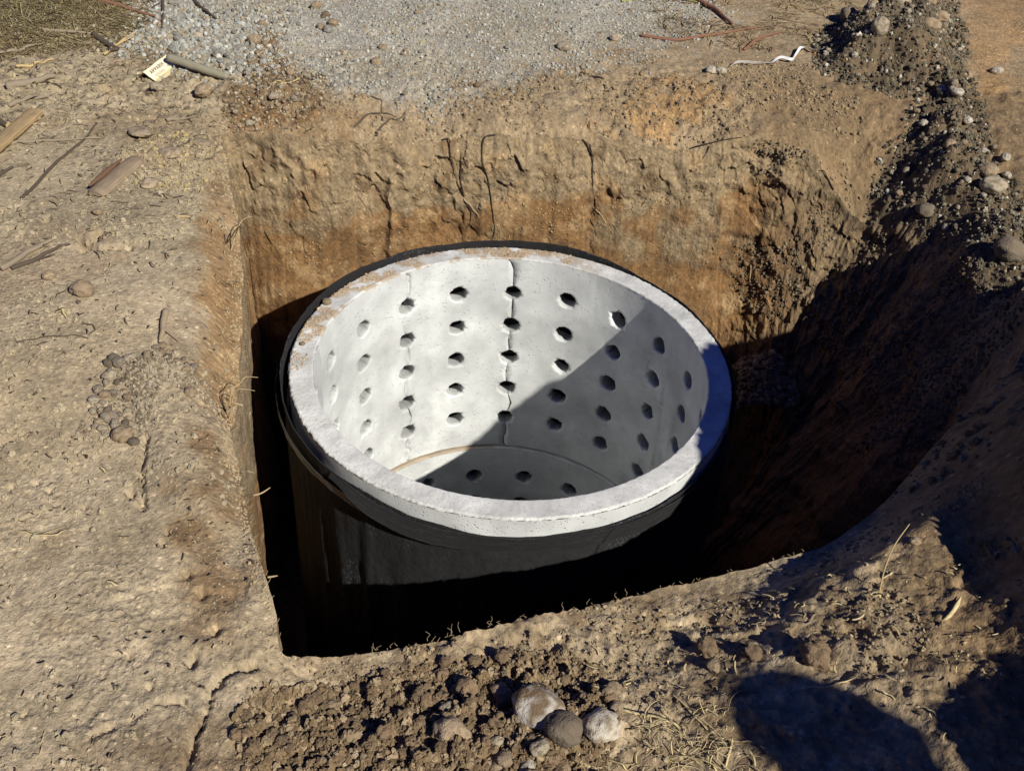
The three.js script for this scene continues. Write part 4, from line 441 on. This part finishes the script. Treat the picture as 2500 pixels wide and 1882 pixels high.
{
  const r = rng(903), L = []; // crumbs stuck on the broken faces of the pit wall
  for (let i = 0; i < 9000; i++) { const th = -Math.PI / 2 + lerp(-0.75, 0.72, r()), c = Math.cos(th), s = Math.sin(th), R0 = lipAt(th), yl = landform(c * R0, s * R0, 0), y = yl - 0.85 * r(), p = wallPoint(th, y, yl), n = fbm(p[0] * 5, p[1] * 5, p[2] * 5, 3); if (n < 0.04 + 0.25 * sst(0.2, 0.6, yl - y)) continue; const S = lerp(0.0015, 0.006, r() * r()); L.push([p[0] - 0.2 * S * c, p[1], p[2] - 0.2 * S * s, S, vary(r() < 0.6 ? [0.30, 0.215, 0.12] : [0.38, 0.28, 0.15], r)]); }
  for (let i = 0; i < 700; i++) { const x = lerp(0.95, 1.2, r()), z = lerp(-1.05, -0.8, r()); L.push([x, -0.72 + 0.12 * (1 - Math.hypot((x - 1.07) / 0.13, (z + 0.95) / 0.13)) + 0.03 * r(), z, lerp(0.006, 0.014, r()), vary(r() < 0.7 ? [0.22, 0.175, 0.11] : [0.36, 0.31, 0.22], r)]); }
  scatter('wall_crumbs', 'loose crumbs clinging to the broken back wall of the pit', 'soil', crumbGeos, L, pieceMat);
  const K = [], r2 = rng(904); // grit on the ring's rim
  for (let i = 0; i < 1500; i++) { const phi = lerp(-1.75, 0.3, r2()), q = lerp(RI + 0.008, RO - 0.004, r2()), x = q * Math.sin(phi), z = -q * Math.cos(phi); if (fbm(x * 14, 1, z * 14, 3) < 0.02 - 0.05 * r2()) continue; K.push([x, 0.0008, z, lerp(0.0012, 0.0045, r2() * r2()), vary(r2() < 0.6 ? [0.42, 0.29, 0.16] : [0.52, 0.42, 0.28], r2)]); }
  scatter('rim_grit', 'brown grit lying on the left and back rim of the concrete ring', 'grit', crumbGeos, K, pieceMat);
  const pb = mesh('cobble', stoneBank.tan[1], stoneMat); pb.scale.setScalar(0.009); pb.position.set(-0.655, 0.005, -0.01); tag(pb, 'single small pinkish pebble lying on the left rim of the concrete ring', 'stone');
  const rk = mesh('cobble', stoneBank.tan[2], stoneMat); rk.scale.setScalar(0.016); rk.position.set(-0.62, 0.008, -0.245); tag(rk, 'brown stone on the rim by the black cloth at back left', 'stone');
}
// ------------------------------------------------------------ sticks, straw, roots
const WOOD = { red: [0.22, 0.105, 0.058], cane: [0.50, 0.37, 0.17], grey: [0.27, 0.215, 0.145], dark: [0.09, 0.068, 0.045], green: [0.30, 0.29, 0.09], tan: [0.36, 0.28, 0.175] };
const woodMats = {}; for (const k in WOOD) { woodMats[k] = new THREE.MeshStandardMaterial({ color: new THREE.Color().setRGB(...WOOD[k]), roughness: 0.85 }); woodMats[k].name = 'wood_' + k; }
const lie = (pts, R, lift = 0.7) => pts.map(([x, z]) => new THREE.Vector3(x, H(x, z) + R * lift, z));
function bent(pts) { const o = []; for (let i = 0; i < pts.length - 1; i++) { const [a, b] = pts[i], [c, d] = pts[i + 1]; for (let k = 0; k < 3; k++) { const t = k / 3; o.push([lerp(a, c, t) + (k ? 0.006 * N3(a * 30 + k * 3, b * 20, 2) : 0), lerp(b, d, t) + (k ? 0.006 * N3(a * 30 + k * 3, b * 20, 9) : 0)]); } } o.push(pts[pts.length - 1]); return o; }
D_sticks.forEach(([pts, R, kind, label], i) => {
  const g = group(kind === 'red' || kind === 'green' ? 'twig' : 'stick', pts[0][0], H(pts[0][0], pts[0][1]), pts[0][1]); tag(g, label, 'stick');
  const b = bent(pts), V = lie(b, R, 0.9).map((v) => v.sub(g.position)); mesh('stem', tube(V, [R, R * 0.95, R * 0.75, R * 0.5], 8, 3), woodMats[kind], g);
  if (R > 0.004 && b.length > 5) { const k = 2 + i % 3, p = V[k], q = V[k + 1], dir = q.clone().sub(p).normalize(), side = new THREE.Vector3(-dir.z, 0.25, dir.x).multiplyScalar(i % 2 ? 1 : -1); mesh('side_shoot', tube([p.clone(), p.clone().addScaledVector(dir, 0.03).addScaledVector(side, 0.02), p.clone().addScaledVector(dir, 0.06).addScaledVector(side, 0.03 + R)], [R * 0.5, R * 0.35, R * 0.15], 6, 4), woodMats[kind], g); }
  if (label.includes('pale round end')) { const e = V[V.length - 1], d = e.clone().sub(V[V.length - 2]).normalize(), c = new THREE.CylinderGeometry(R * 0.95, R * 0.95, 0.004, 14); c.rotateX(Math.PI / 2); const m = mesh('cut_end', c, woodMats.cane, g); m.position.copy(e); m.lookAt(g.position.clone().add(e).add(d)); }
});
const strawMat = new THREE.MeshStandardMaterial({ color: new THREE.Color().setRGB(0.62, 0.50, 0.25), roughness: 0.6 }); strawMat.name = 'straw';
const ribbon = (V, w, up = new THREE.Vector3(0, 1, 0)) => { // a folded blade with thickness
  const c = new THREE.CatmullRomCurve3(V), n = V.length * 5, P = [], I = [];
  for (let i = 0; i <= n; i++) { const t = i / n, p = c.getPoint(t), d = c.getTangent(t), s = d.clone().cross(up).normalize(), q = w * Math.min(1, 4 * (1 - t) + 0.15) * Math.min(1, 5 * t + 0.4); for (const [a, b] of [[-1, 0.25], [0, -0.15], [1, 0.25], [0, -0.45]]) P.push(p.x + s.x * a * q, p.y + s.y * a * q + b * q, p.z + s.z * a * q); }
  for (let i = 0; i < n; i++) for (let k = 0; k < 4; k++) { const a = i * 4 + k, b = i * 4 + (k + 1) % 4; I.push(a, b, b + 4, a, b + 4, a + 4); } I.push(0, 1, 2, 0, 2, 3, n * 4, n * 4 + 2, n * 4 + 1, n * 4, n * 4 + 3, n * 4 + 2);
  const g = new THREE.BufferGeometry(); g.setAttribute('position', new THREE.Float32BufferAttribute(P, 3)); g.setIndex(I); g.computeVertexNormals(); return g;
};
for (const list of [D_straws, D_straws2]) for (const [pts, R, label] of list) { const V = lie(bent(pts), R, 1.4); tag(mesh('straw', ribbon(V, R), label.includes('twig') ? woodMats.grey : strawMat), label, 'straw'); }
{ // tall stem standing by the crest
  const [x, , z] = D_upright[0], y = H(x, z); tag(mesh('grass_stem', tube([new THREE.Vector3(x, y - 0.01, z), new THREE.Vector3(x - 0.004, y + 0.06, z - 0.01), new THREE.Vector3(x + 0.004, y + 0.11, z - 0.025), new THREE.Vector3(x + 0.03, y + 0.15, z - 0.05)], [0.002, 0.0018, 0.001], 6, 6), woodMats.cane), 'single tall dry stem bending up from the front bank crest', 'stem');
}
{ // dry grass
  const r = rng(61), G = [];
  for (let i = 0; i < 200; i++) { const cx = lerp(0.27, 0.46, r()), cz = lerp(1.47, 1.74, r()), a = r() * 6.28, L = lerp(0.015, 0.085, r() * r()), lift = lerp(0.002, 0.02, r() * r()), y = H(cx, cz), V = []; for (let k = 0; k < 4; k++) { const t = k / 3, x = cx + Math.cos(a + 0.6 * t) * L * t, z = cz + Math.sin(a + 0.6 * t) * L * t; V.push(new THREE.Vector3(x, Math.max(H(x, z), y) + lift * Math.sin(t * 2.6) + 0.002, z)); } G.push(ribbon(V, lerp(0.0005, 0.0014, r()))); }
  tag(mesh('dry_grass_clump', mergeGeometries(G), strawMat), 'tangled clump of dry yellow grass at the bottom right of the cobbles', 'dry grass');
}
const strawBits = (() => { const g = ribbon([new THREE.Vector3(-0.5, 0, 0), new THREE.Vector3(0, 0.02, 0.04), new THREE.Vector3(0.5, 0, 0)], 0.03); return g; })();
{
  const r = rng(62), o = new THREE.Group(); o.name = 'straw_litter'; tag(o, 'thin bits of straw and dead grass littering the ground round the pit', 'straw', null, 'stuff'); scene.add(o);
  const L = []; const add = (x, z, s, c) => { if (polarD(x, z) > 0.01) L.push([x, H(x, z) + 0.003 + 0.012 * r() * r(), z, s, c]); };
  for (let i = 0; i < 7500; i++) { const q = inZone('straw', r, (x, z) => zone.straw(x, z) + 0.05 < 0.35 * (r() - 0.75) * (1 + 3 * fbm(x * 3, 4, z * 3, 2)) + 0.06); if (q) add(q[0], q[1], lerp(0.04, 0.16, r() * r()), r() < 0.6 ? [0.50, 0.42, 0.22] : r() < 0.6 ? [0.3, 0.2, 0.1] : [0.34, 0.30, 0.13]); }
  for (let i = 0; i < 2600; i++) { const x = lerp(-2.2, -0.8, r()), z = -1.7 + 1.7 * r() * r() * 1.4; if (zone.gravel(x, z) < -0.03 || r() < sst(-0.3, 0.6, z)) continue; add(x, z, lerp(0.012, 0.06, r() * r()), r() < 0.6 ? [0.46, 0.37, 0.2] : [0.24, 0.19, 0.12]); }
  for (let i = 0; i < 330; i++) { const x = lerp(-1.3, -0.5, r()), z = lerp(0, 1.8, r()); add(x, z, lerp(0.008, 0.03, r() * r()), r() < 0.3 ? [0.5, 0.4, 0.22] : [0.14, 0.1, 0.06]); }
  for (let i = 0; i < 1500; i++) { const x = lerp(0.5, 1.6, r()), z = lerp(-3.0, -1.95, r()); if (fbm(x * 4, 1, z * 4, 2) > -0.02 - 0.3 * sst(-2.3, -2.6, z) && !(zone.darkpile(x, z) < 0)) add(x, z, lerp(0.03, 0.16, r() * r()), r() < 0.6 ? [0.5, 0.41, 0.2] : [0.3, 0.16, 0.08]); }
  for (let i = 0; i < 330; i++) { const x = lerp(0.15, 1.05, r()), z = lerp(1.15, 1.8, r()); if (polarD(x, z) < 0.06) continue; add(x, z, lerp(0.008, 0.05, r() * r() * r()), r() < 0.6 ? [0.52, 0.42, 0.22] : [0.25, 0.19, 0.11]); }
  const im = new THREE.InstancedMesh(strawBits, new THREE.MeshStandardMaterial({ roughness: 0.7 }), L.length), M = new THREE.Matrix4(), Q = new THREE.Quaternion(), c = new THREE.Color(); im.name = 'straw_litter_piece'; im.castShadow = im.receiveShadow = true; im.userData.kind = 'stuff';
  L.forEach(([x, y, z, s, k], i) => { Q.setFromEuler(new THREE.Euler((r() - 0.5) * 0.35, r() * 6.28, (r() - 0.5) * 0.3)); im.setMatrixAt(i, M.compose(new THREE.Vector3(x, y, z), Q, new THREE.Vector3(s, 0.04 + 0.04 * r(), 0.035 + 0.05 * r()))); im.setColorAt(i, c.setRGB(...vary(k, r))); }); o.add(im);
}
const rootHair = new THREE.MeshStandardMaterial({ color: new THREE.Color().setRGB(0.30, 0.22, 0.12), roughness: 0.9 });
const rootDark = new THREE.MeshStandardMaterial({ color: new THREE.Color().setRGB(0.05, 0.034, 0.02), roughness: 0.9 }), rootPale = new THREE.MeshStandardMaterial({ color: new THREE.Color().setRGB(0.45, 0.34, 0.18), roughness: 0.9 });
function onWall(x, y, z, out) { const th = Math.atan2(z, x), R0 = lipAt(th), yl = landform(Math.cos(th) * R0, Math.sin(th) * R0, 0); let p = [0, 0, 0]; for (const [a, e] of [[0, 0], [0.02, 0.02], [-0.02, 0.02], [0, 0.05], [0, -0.05]]) { const q = wallPoint(th + a, Math.min(y + e, yl), yl), rr = Math.hypot(q[0], q[2]); p[0] += rr / 5; p[1] = Math.min(p[1] || 9, rr); } { const rr = Math.min(p[0], Math.hypot(...wallPoint(th, Math.min(y, yl), yl).filter((_, i) => i !== 1))) - 0.001; p = [Math.cos(th) * rr, 0, Math.sin(th) * rr]; } return new THREE.Vector3(p[0] - out * Math.cos(th), y > yl ? yl + 0.004 : y, p[2] - out * Math.sin(th)); }
const rootLabels = ['dark root hanging down the smooth left part of the back wall', 'thin dark root at the top of the back wall, left of the middle', 'zigzag dark root low on the back wall above the ring', 'longest dark root running down the middle of the back wall', 'thick black root hanging right of the middle of the back wall', 'dark root just above the ring on the right of the back wall', 'short dark root high on the right of the back wall', 'dark root under the overhanging lip at the right', 'slanting dark root at the right end of the back wall'];
const wiggle = (P, out) => { const V = []; P.forEach((q, i) => { V.push(onWall(q[0], q[1], q[2], out)); const n = P[i + 1]; if (n) for (const t of [0.33, 0.67]) V.push(onWall(lerp(q[0], n[0], t) + 0.006 * N3(q[1] * 90 + t * 9, i, 3), lerp(q[1], n[1], t), q[2], out)); }); return V; };
D_wallRoots.forEach((P, i) => tag(mesh('root', tube(wiggle(P, 0.003), [0.0026, 0.0024, 0.002, 0.001], 6, 3), rootDark), rootLabels[i], 'root'));
const paleLabels = ['pale thin root forking off the thick black root', 'pale thin root beside the dark root above the ring', 'pale thin root crossing the zigzag root', 'tiny pale root on the brown right part of the wall'];
D_wallRootsPale.forEach((P, i) => tag(mesh('root', tube(wiggle(P, 0.006), [0.0022, 0.002, 0.001], 5, 3), rootPale), paleLabels[i], 'root'));
const lipLabels = ['forked pale root sticking out over the pit from the left edge', 'lower pale root under the forked root at the left edge', 'short pale root reaching into the dark pit on the left', 'tiny pale root above the short one at the left edge', 'tiny pale root low on the left edge', 'thin root lying on the orange clay of the left edge', 'pale curved root at the back left corner of the pit', 'dark curled root beside the back left corner'];
D_lipRoots.forEach((P, i) => tag(mesh('root', tube(P.map(([x, y, z], k) => new THREE.Vector3(x, polarD(x, z) > 0 ? H(x, z) + 0.004 : y + 0.02 + 0.004 * k, z)), [0.0025, 0.002, 0.001], 5, 5), i === 7 ? rootDark : rootPale), lipLabels[i], 'root'));
{
  const r = rng(63), G = [];
  D_frontRootlets.forEach(([x, z]) => { const th = Math.atan2(z, x), q = lipAt(th) - 0.004, a = Math.cos(th) * q, b = Math.sin(th) * q, y = landform(a, b, 0) - 0.01, L = lerp(0.012, 0.055, r() * r()), u = Math.cos(th), v = Math.sin(th), V = [0, 1, 2, 3].map((k) => new THREE.Vector3(a - u * (0.008 + 0.25 * L * k / 3) + 0.012 * (r() - 0.5), y + L * (k / 3) * 0.75, b - v * (0.008 + 0.3 * L * k / 3))); G.push(tube(V, [0.0008, 0.0006, 0.0004], 5, 4)); });
  for (let i = 0; i < 45; i++) { const th = lerp(0.95, 1.86, r()), q = lipAt(th) - 0.003, a = Math.cos(th) * q, b = Math.sin(th) * q, y = landform(a, b, 0) - 0.01, L = lerp(0.004, 0.02, r() * r()), s = (r() - 0.5) * 0.03; G.push(tube([0, 1, 2].map((k) => new THREE.Vector3(a - Math.cos(th) * 0.3 * L * k + s * k / 2, y + L * k / 2, b - Math.sin(th) * 0.3 * L * k)), [0.0009, 0.0005], 4, 3)); }
  for (let i = 0; i < 220; i++) { const th = lerp(1.86, 4.0, r()), q = lipAt(th) - 0.002, a = Math.cos(th) * q, b = Math.sin(th) * q, y = landform(a, b, 0) - 0.008, L = lerp(0.004, 0.016, r()); G.push(tube([0, 1, 2].map((k) => new THREE.Vector3(a - Math.cos(th) * L * k / 2, y + 0.4 * L * k * (r() - 0.3), b - Math.sin(th) * L * k / 2)), [0.0009, 0.0005], 4, 2)); }
  tag(mesh('root_hairs', mergeGeometries(G), rootHair), 'fine root hairs fringing the cut edge of the pit', 'roots', null, 'stuff');
}
// ------------------------------------------------------------ board, split log, printed box on a stick, strap
const grainMap = tile(256, (u, v) => { const t = 0.82 + 0.22 * (pGrain(u * 1, v) - 0.5); return [t, t * 0.98, t * 0.94]; }, true);
function pGrain(u, v) { return (pGrain.f ??= (() => { const a = lattice(48, 5), b = lattice(4, 6); return (x, y) => 0.7 * a(x, y * 0.06) + 0.3 * b(x, y); })())(u, v); }
function slabBetween(name, a, b, w, t, mat, label, category, half) { // board or half-round log lying from a to b
  const L = Math.hypot(b[0] - a[0], b[1] - a[1]), g = group(name, (a[0] + b[0]) / 2, (H(...a) + H(...b)) / 2 + 0.006, (a[1] + b[1]) / 2); tag(g, label, category); g.rotation.y = Math.atan2(-(b[1] - a[1]), b[0] - a[0]); g.rotation.z = Math.atan2(H(...b) - H(...a), L);
  const n = 40, m = half ? 14 : 16, geo = gridGeo(n, m, (i, j) => { const x = (i / (n - 1) - 0.5) * L, an = j / m * Math.PI * 2; let y, z; if (half) { z = Math.cos(an) * w / 2; y = Math.sin(an) > 0 ? Math.sin(an) * t : 0; } else { const c = Math.cos(an), s = Math.sin(an), k = 1 / Math.max(Math.abs(c), Math.abs(s)); z = c * k * w / 2; y = s * k * t / 2 + t / 2; } const e = 1 + 0.06 * N3(x * 20, j, 1) - (half ? 0.25 * sst(0.42, 0.5, Math.abs(i / (n - 1) - 0.5)) : 0); return [x + (i === 0 || i === n - 1 ? 0.008 * N3(z * 90, y * 90, i) : 0), y * e + 0.003 * N3(x * 30, j * 0.7, 4), z * e]; }, false, null, (p, i, j) => [j / m, i / n * 2]);
  const cap = (i) => { const P = [], I = []; const p = geo.attributes.position; let cx = 0, cy = 0, cz = 0; for (let j = 0; j < m; j++) { const k = j * n + i; P.push(p.getX(k), p.getY(k), p.getZ(k)); cx += p.getX(k) / m; cy += p.getY(k) / m; cz += p.getZ(k) / m; } P.push(cx, cy, cz); for (let j = 0; j < m; j++) I.push(m, j, (j + 1) % m); const q = new THREE.BufferGeometry(); q.setAttribute('position', new THREE.Float32BufferAttribute(P, 3)); q.setAttribute('uv', new THREE.Float32BufferAttribute(new Float32Array((m + 1) * 2), 2)); q.setIndex(I); q.computeVertexNormals(); return q; };
  const seam = gridGeo(n, 2, (i, j) => { const p = geo.attributes.position, k = (j ? 0 : m - 1) * n + i; return [p.getX(k), p.getY(k), p.getZ(k)]; }, false, null, (p, i, j) => [j * 0.05, i / n * 2]);
  mesh('body', mergeGeometries([geo, seam, cap(0), cap(n - 1)]), mat, g); return [g, L];
}
const boardMat = new THREE.MeshStandardMaterial({ color: new THREE.Color().setRGB(0.62, 0.46, 0.25), map: grainMap, roughness: 0.8 }), logMat = new THREE.MeshStandardMaterial({ color: new THREE.Color().setRGB(0.44, 0.345, 0.24), map: grainMap, roughness: 0.85 }), barkMat = new THREE.MeshStandardMaterial({ color: new THREE.Color().setRGB(0.16, 0.085, 0.045), roughness: 1 });
slabBetween('wooden_board', D_plank[0], D_plank[1], 0.052, 0.022, boardMat, 'light wooden board end at the left edge of the picture', 'board');
{ const [g, L] = slabBetween('split_log', D_log[0], D_log[1], 0.066, 0.017, logMat, 'split piece of log with dark bark edge on the left ground', 'log', true); mesh('bark', tube([-0.4, -0.15, 0.1, 0.35].map((t) => new THREE.Vector3(t * L, 0.014, -0.032)), [0.004, 0.009, 0.008, 0.003], 7, 6), barkMat, g); }
{ // crumpled paper box with print, stuck on a stick
  const A = D_tag[0], Bq = D_tag[3], L = 0.215, g = group('paper_box', -1.452, H(-1.455, -1.31) - 0.006, -1.315); tag(g, 'flattened cream paper box with dark printed letters, pushed over a stick', 'paper box');
  g.rotation.y = Math.atan2(0.20, 0.045); g.scale.setScalar(0.84);
  const cv = document.createElement('canvas'); cv.width = 512; cv.height = 192; const x = cv.getContext('2d'); x.fillStyle = '#efe5c3'; x.fillRect(0, 0, 512, 192); x.fillStyle = '#5b4a3c'; x.font = 'bold 72px sans-serif'; x.fillText('APPARH', 60, 92); x.font = '46px sans-serif'; x.fillText('ПППППП', 70, 160); x.fillStyle = '#d8ca7a'; x.fillRect(0, 178, 512, 14);
  const tex = new THREE.CanvasTexture(cv); tex.colorSpace = THREE.SRGBColorSpace; const print = new THREE.MeshStandardMaterial({ map: tex, roughness: 0.75 }), paper = new THREE.MeshStandardMaterial({ color: new THREE.Color().setRGB(0.62, 0.52, 0.34), roughness: 0.85 });
  const face = (pts, tk) => { const [p, q, r2, s] = pts.map((v) => new THREE.Vector3(...v)), n = q.clone().sub(p).cross(s.clone().sub(p)).normalize().multiplyScalar(tk); const f = (off, flip) => gridGeo(13, 7, (i, j) => { const u = i / 12, v = j / 6, a = p.clone().lerp(q, u), b = s.clone().lerp(r2, u), c = a.lerp(b, v); if (off) c.add(n); c.y += 0.003 * N3(u * 4, v * 3, tk * 99); return [c.x, c.y, c.z]; }, false, null, (_, i, j) => [i / 12, 1 - j / 6]); return mergeGeometries([f(0), f(1)]); };
  mesh('printed_face', face([[-L / 2, 0.055, -0.012], [L / 2, 0.058, -0.014], [L / 2, 0.03, 0.05], [-L / 2, 0.022, 0.048]], 0.002), print, g);
  mesh('back_face', face([[-L / 2 - 0.012, 0.004, -0.062], [L / 2 + 0.012, 0.004, -0.052], [L / 2 + 0.004, 0.046, -0.020], [-L / 2, 0.052, -0.014]], 0.002), paper, g);
  mesh('edge', face([[-L / 2, 0.021, 0.0485], [L / 2, 0.029, 0.0505], [L / 2, 0.016, 0.056], [-L / 2, 0.006, 0.054]], 0.002), paper, g);
  mesh('bottom_face', face([[-L / 2 - 0.01, 0.002, -0.06], [L / 2 + 0.01, 0.002, -0.05], [L / 2, 0.014, 0.055], [-L / 2, 0.005, 0.053]], 0.0015), paper, g);
  const st = group('handle_stick', -1.405, H(-1.405, -1.345) - 0.012, -1.345), e = new THREE.Vector3(-1.17, H(-1.17, -1.28) + 0.004, -1.28).sub(st.position); tag(st, 'round weathered grey stick stuck into the printed paper box', 'stick');
  mesh('shaft', tube([new THREE.Vector3(-0.012, 0.052, -0.002), e.clone().multiplyScalar(0.5).add(new THREE.Vector3(0, 0.026, 0.004)), e], [0.0155, 0.0165, 0.0165, 0.014], 16, 6), new THREE.MeshStandardMaterial({ color: new THREE.Color().setRGB(0.27, 0.245, 0.17), roughness: 0.85 }), st);
}
{
  const V = D_strap.map(([x, z], i) => new THREE.Vector3(x, H(x, z) + 0.010 + 0.012 * Math.abs(Math.sin(i * 1.1)), z)), c = new THREE.CatmullRomCurve3(V), n = 90, w = 0.008;
  const f = (t, v, k) => { const p = c.getPoint(t), d = c.getTangent(t), tw = 1.25 * Math.sin(t * 7.5 + 0.6) * sst(1, 0.8, t), s = new THREE.Vector3(-d.z, 0, d.x).normalize().multiplyScalar(Math.cos(tw)).add(new THREE.Vector3(0, Math.sin(tw), 0)); const nn = d.clone().cross(s); p.addScaledVector(s, (v - 0.5) * 2 * w * (t > 0.82 ? 1.3 : 0.75)).addScaledVector(nn, k); return [p.x, Math.max(p.y, H(p.x, p.z) + 0.002), p.z]; };
  tag(mesh('strap', sheet(n, 4, (u, v, t) => f(u, v, t), 0.001), new THREE.MeshStandardMaterial({ color: new THREE.Color().setRGB(0.72, 0.71, 0.68), roughness: 0.35 })), 'twisted white plastic strap on the ground left of the gravel pile', 'strap');
}
// ------------------------------------------------------------ the onlooker right of the camera, whose head shadow falls on the bank
function blob(parts, centre, half, size, k) {
  const mc = new MarchingCubes(size, new THREE.MeshBasicMaterial(), false, false, 400000); mc.isolation = 0; const f = mc.field, a = new THREE.Vector3(), b = new THREE.Vector3(), p = new THREE.Vector3();
  for (let z = 0; z < size; z++) for (let y = 0; y < size; y++) for (let x = 0; x < size; x++) {
    const px = centre[0] + (x / (size / 2) - 1) * half, py = centre[1] + (y / (size / 2) - 1) * half, pz = centre[2] + (z / (size / 2) - 1) * half; let d = 9;
    for (const [A, Bp, ra, rb] of parts) { const dx = Bp[0] - A[0], dy = Bp[1] - A[1], dz = Bp[2] - A[2], l = dx * dx + dy * dy + dz * dz, t = l ? clamp(((px - A[0]) * dx + (py - A[1]) * dy + (pz - A[2]) * dz) / l, 0, 1) : 0, e = Math.hypot(px - A[0] - dx * t, py - A[1] - dy * t, pz - A[2] - dz * t) - lerp(ra, rb, t), h = clamp(0.5 + 0.5 * (d - e) / k, 0, 1); d = lerp(d, e, h) - k * h * (1 - h); }
    f[z * size * size + y * size + x] = -d;
  }
  mc.update(); const n = mc.count, g = new THREE.BufferGeometry(), P = new Float32Array(n * 3); for (let i = 0; i < n; i++) for (let c = 0; c < 3; c++) P[i * 3 + c] = centre[c] + mc.positionArray[i * 3 + c] * half;
  g.setAttribute('position', new THREE.BufferAttribute(P, 3)); const m = mergeVertices(g, 1e-4); m.computeVertexNormals(); return m;
}
{
  const px = 1.98, pz = 3.12, y0 = H(px, pz), body = [];
  const both = (f) => { for (const s of [-1, 1]) body.push(...f(s)); };
  body.push([[0, 1.0, 0], [0, 1.18, 0.01], 0.15, 0.14], [[-0.07, 1.22, 0], [0.07, 1.22, 0], 0.14, 0.14], [[-0.15, 1.38, 0], [0.15, 1.38, 0], 0.07, 0.07], [[0, 1.3, 0], [0, 1.41, 0], 0.12, 0.08], [[0, 1.4, 0], [0, 1.5, 0.01], 0.058, 0.055], [[0, 1.56, 0.012], [0, 1.62, -0.005], 0.082, 0.096], [[0, 1.535, 0.05], [0, 1.56, 0.05], 0.045, 0.05], [[0, 1.57, 0.10], [0, 1.59, 0.085], 0.014, 0.01], [[-0.095, 1.58, 0], [-0.095, 1.60, 0], 0.018, 0.018], [[0.095, 1.58, 0], [0.095, 1.60, 0], 0.018, 0.018], [[-0.08, 0.93, 0], [0.08, 0.93, 0], 0.13, 0.13]);
  both((s) => [[[s * 0.09, 0.9, 0], [s * 0.10, 0.5, 0.02], 0.092, 0.065], [[s * 0.10, 0.5, 0.02], [s * 0.11, 0.09, -0.02], 0.064, 0.045], [[s * 0.11, 0.05, -0.04], [s * 0.125, 0.04, 0.14], 0.045, 0.038], [[s * 0.19, 1.38, 0], [s * 0.25, 1.1, -0.02], 0.06, 0.048], [[s * 0.25, 1.1, -0.02], [s * 0.24, 0.85, 0.07], 0.046, 0.034]]);
  let g = blob(body, [0, 0.87, 0], 0.92, 132, 0.035);
  const hands = []; for (const s of [-1, 1]) { const h = [[[s * 0.24, 0.84, 0.07], [s * 0.235, 0.77, 0.09], 0.03, 0.034], [[s * 0.235, 0.78, 0.11], [s * 0.235, 0.77, 0.075], 0.02, 0.02]]; [[0.125, 0.065], [0.108, 0.075], [0.088, 0.07], [0.07, 0.055]].forEach(([z, l]) => { h.push([[s * 0.233, 0.755, z], [s * 0.222, 0.755 - l * 0.55, z + 0.008], 0.0095, 0.0088], [[s * 0.222, 0.755 - l * 0.55, z + 0.008], [s * 0.20, 0.755 - l, z + 0.004], 0.0088, 0.0075]); }); h.push([[s * 0.225, 0.79, 0.115], [s * 0.212, 0.745, 0.142], 0.012, 0.0095], [[s * 0.212, 0.745, 0.142], [s * 0.205, 0.715, 0.146], 0.0095, 0.008]); hands.push(blob(h, [s * 0.22, 0.76, 0.1], 0.11, 60, 0.006)); }
  g = mergeGeometries([g, ...hands]);
  const p = g.attributes.position, C = new Float32Array(p.count * 3); for (let i = 0; i < p.count; i++) { const x = p.getX(i), y = p.getY(i), z = p.getZ(i), arm = Math.abs(x) > 0.19 && y < 1.3; C.set(y < 0.09 ? [0.05, 0.035, 0.025] : arm && y < 1.05 ? [0.45, 0.27, 0.18] : y < 0.98 && !arm ? [0.05, 0.07, 0.13] : y < 1.44 ? [0.30, 0.31, 0.33] : [0.45, 0.27, 0.18], i * 3); }
  g.setAttribute('color', new THREE.BufferAttribute(C, 3));
  const o = group('person', px, y0, pz); o.rotation.y = Math.PI + 0.75; tag(o, 'person in grey shirt, dark trousers and cap standing beside the spoil heap, looking down', 'person');
  mesh('body', g, new THREE.MeshStandardMaterial({ vertexColors: true, roughness: 0.8 }), o);
  const cap = gridGeo(40, 14, (i, j) => { const a = i / 40 * Math.PI * 2, t = j / 13, r = 0.108 * Math.cos(t * Math.PI / 2), vis = Math.max(0, Math.cos(a)) ** 2 * (j === 0 ? 0.07 : 0); return [Math.sin(a) * (r + vis * 0.3), 1.615 + 0.105 * Math.sin(t * Math.PI / 2) - (j === 0 ? 0.012 : 0), -0.003 + Math.cos(a) * (r + vis)]; }, true);
  mesh('cap', cap, new THREE.MeshStandardMaterial({ color: new THREE.Color().setRGB(0.12, 0.08, 0.05), roughness: 0.9, side: THREE.DoubleSide }), o);
}
renderer.render(scene, camera);
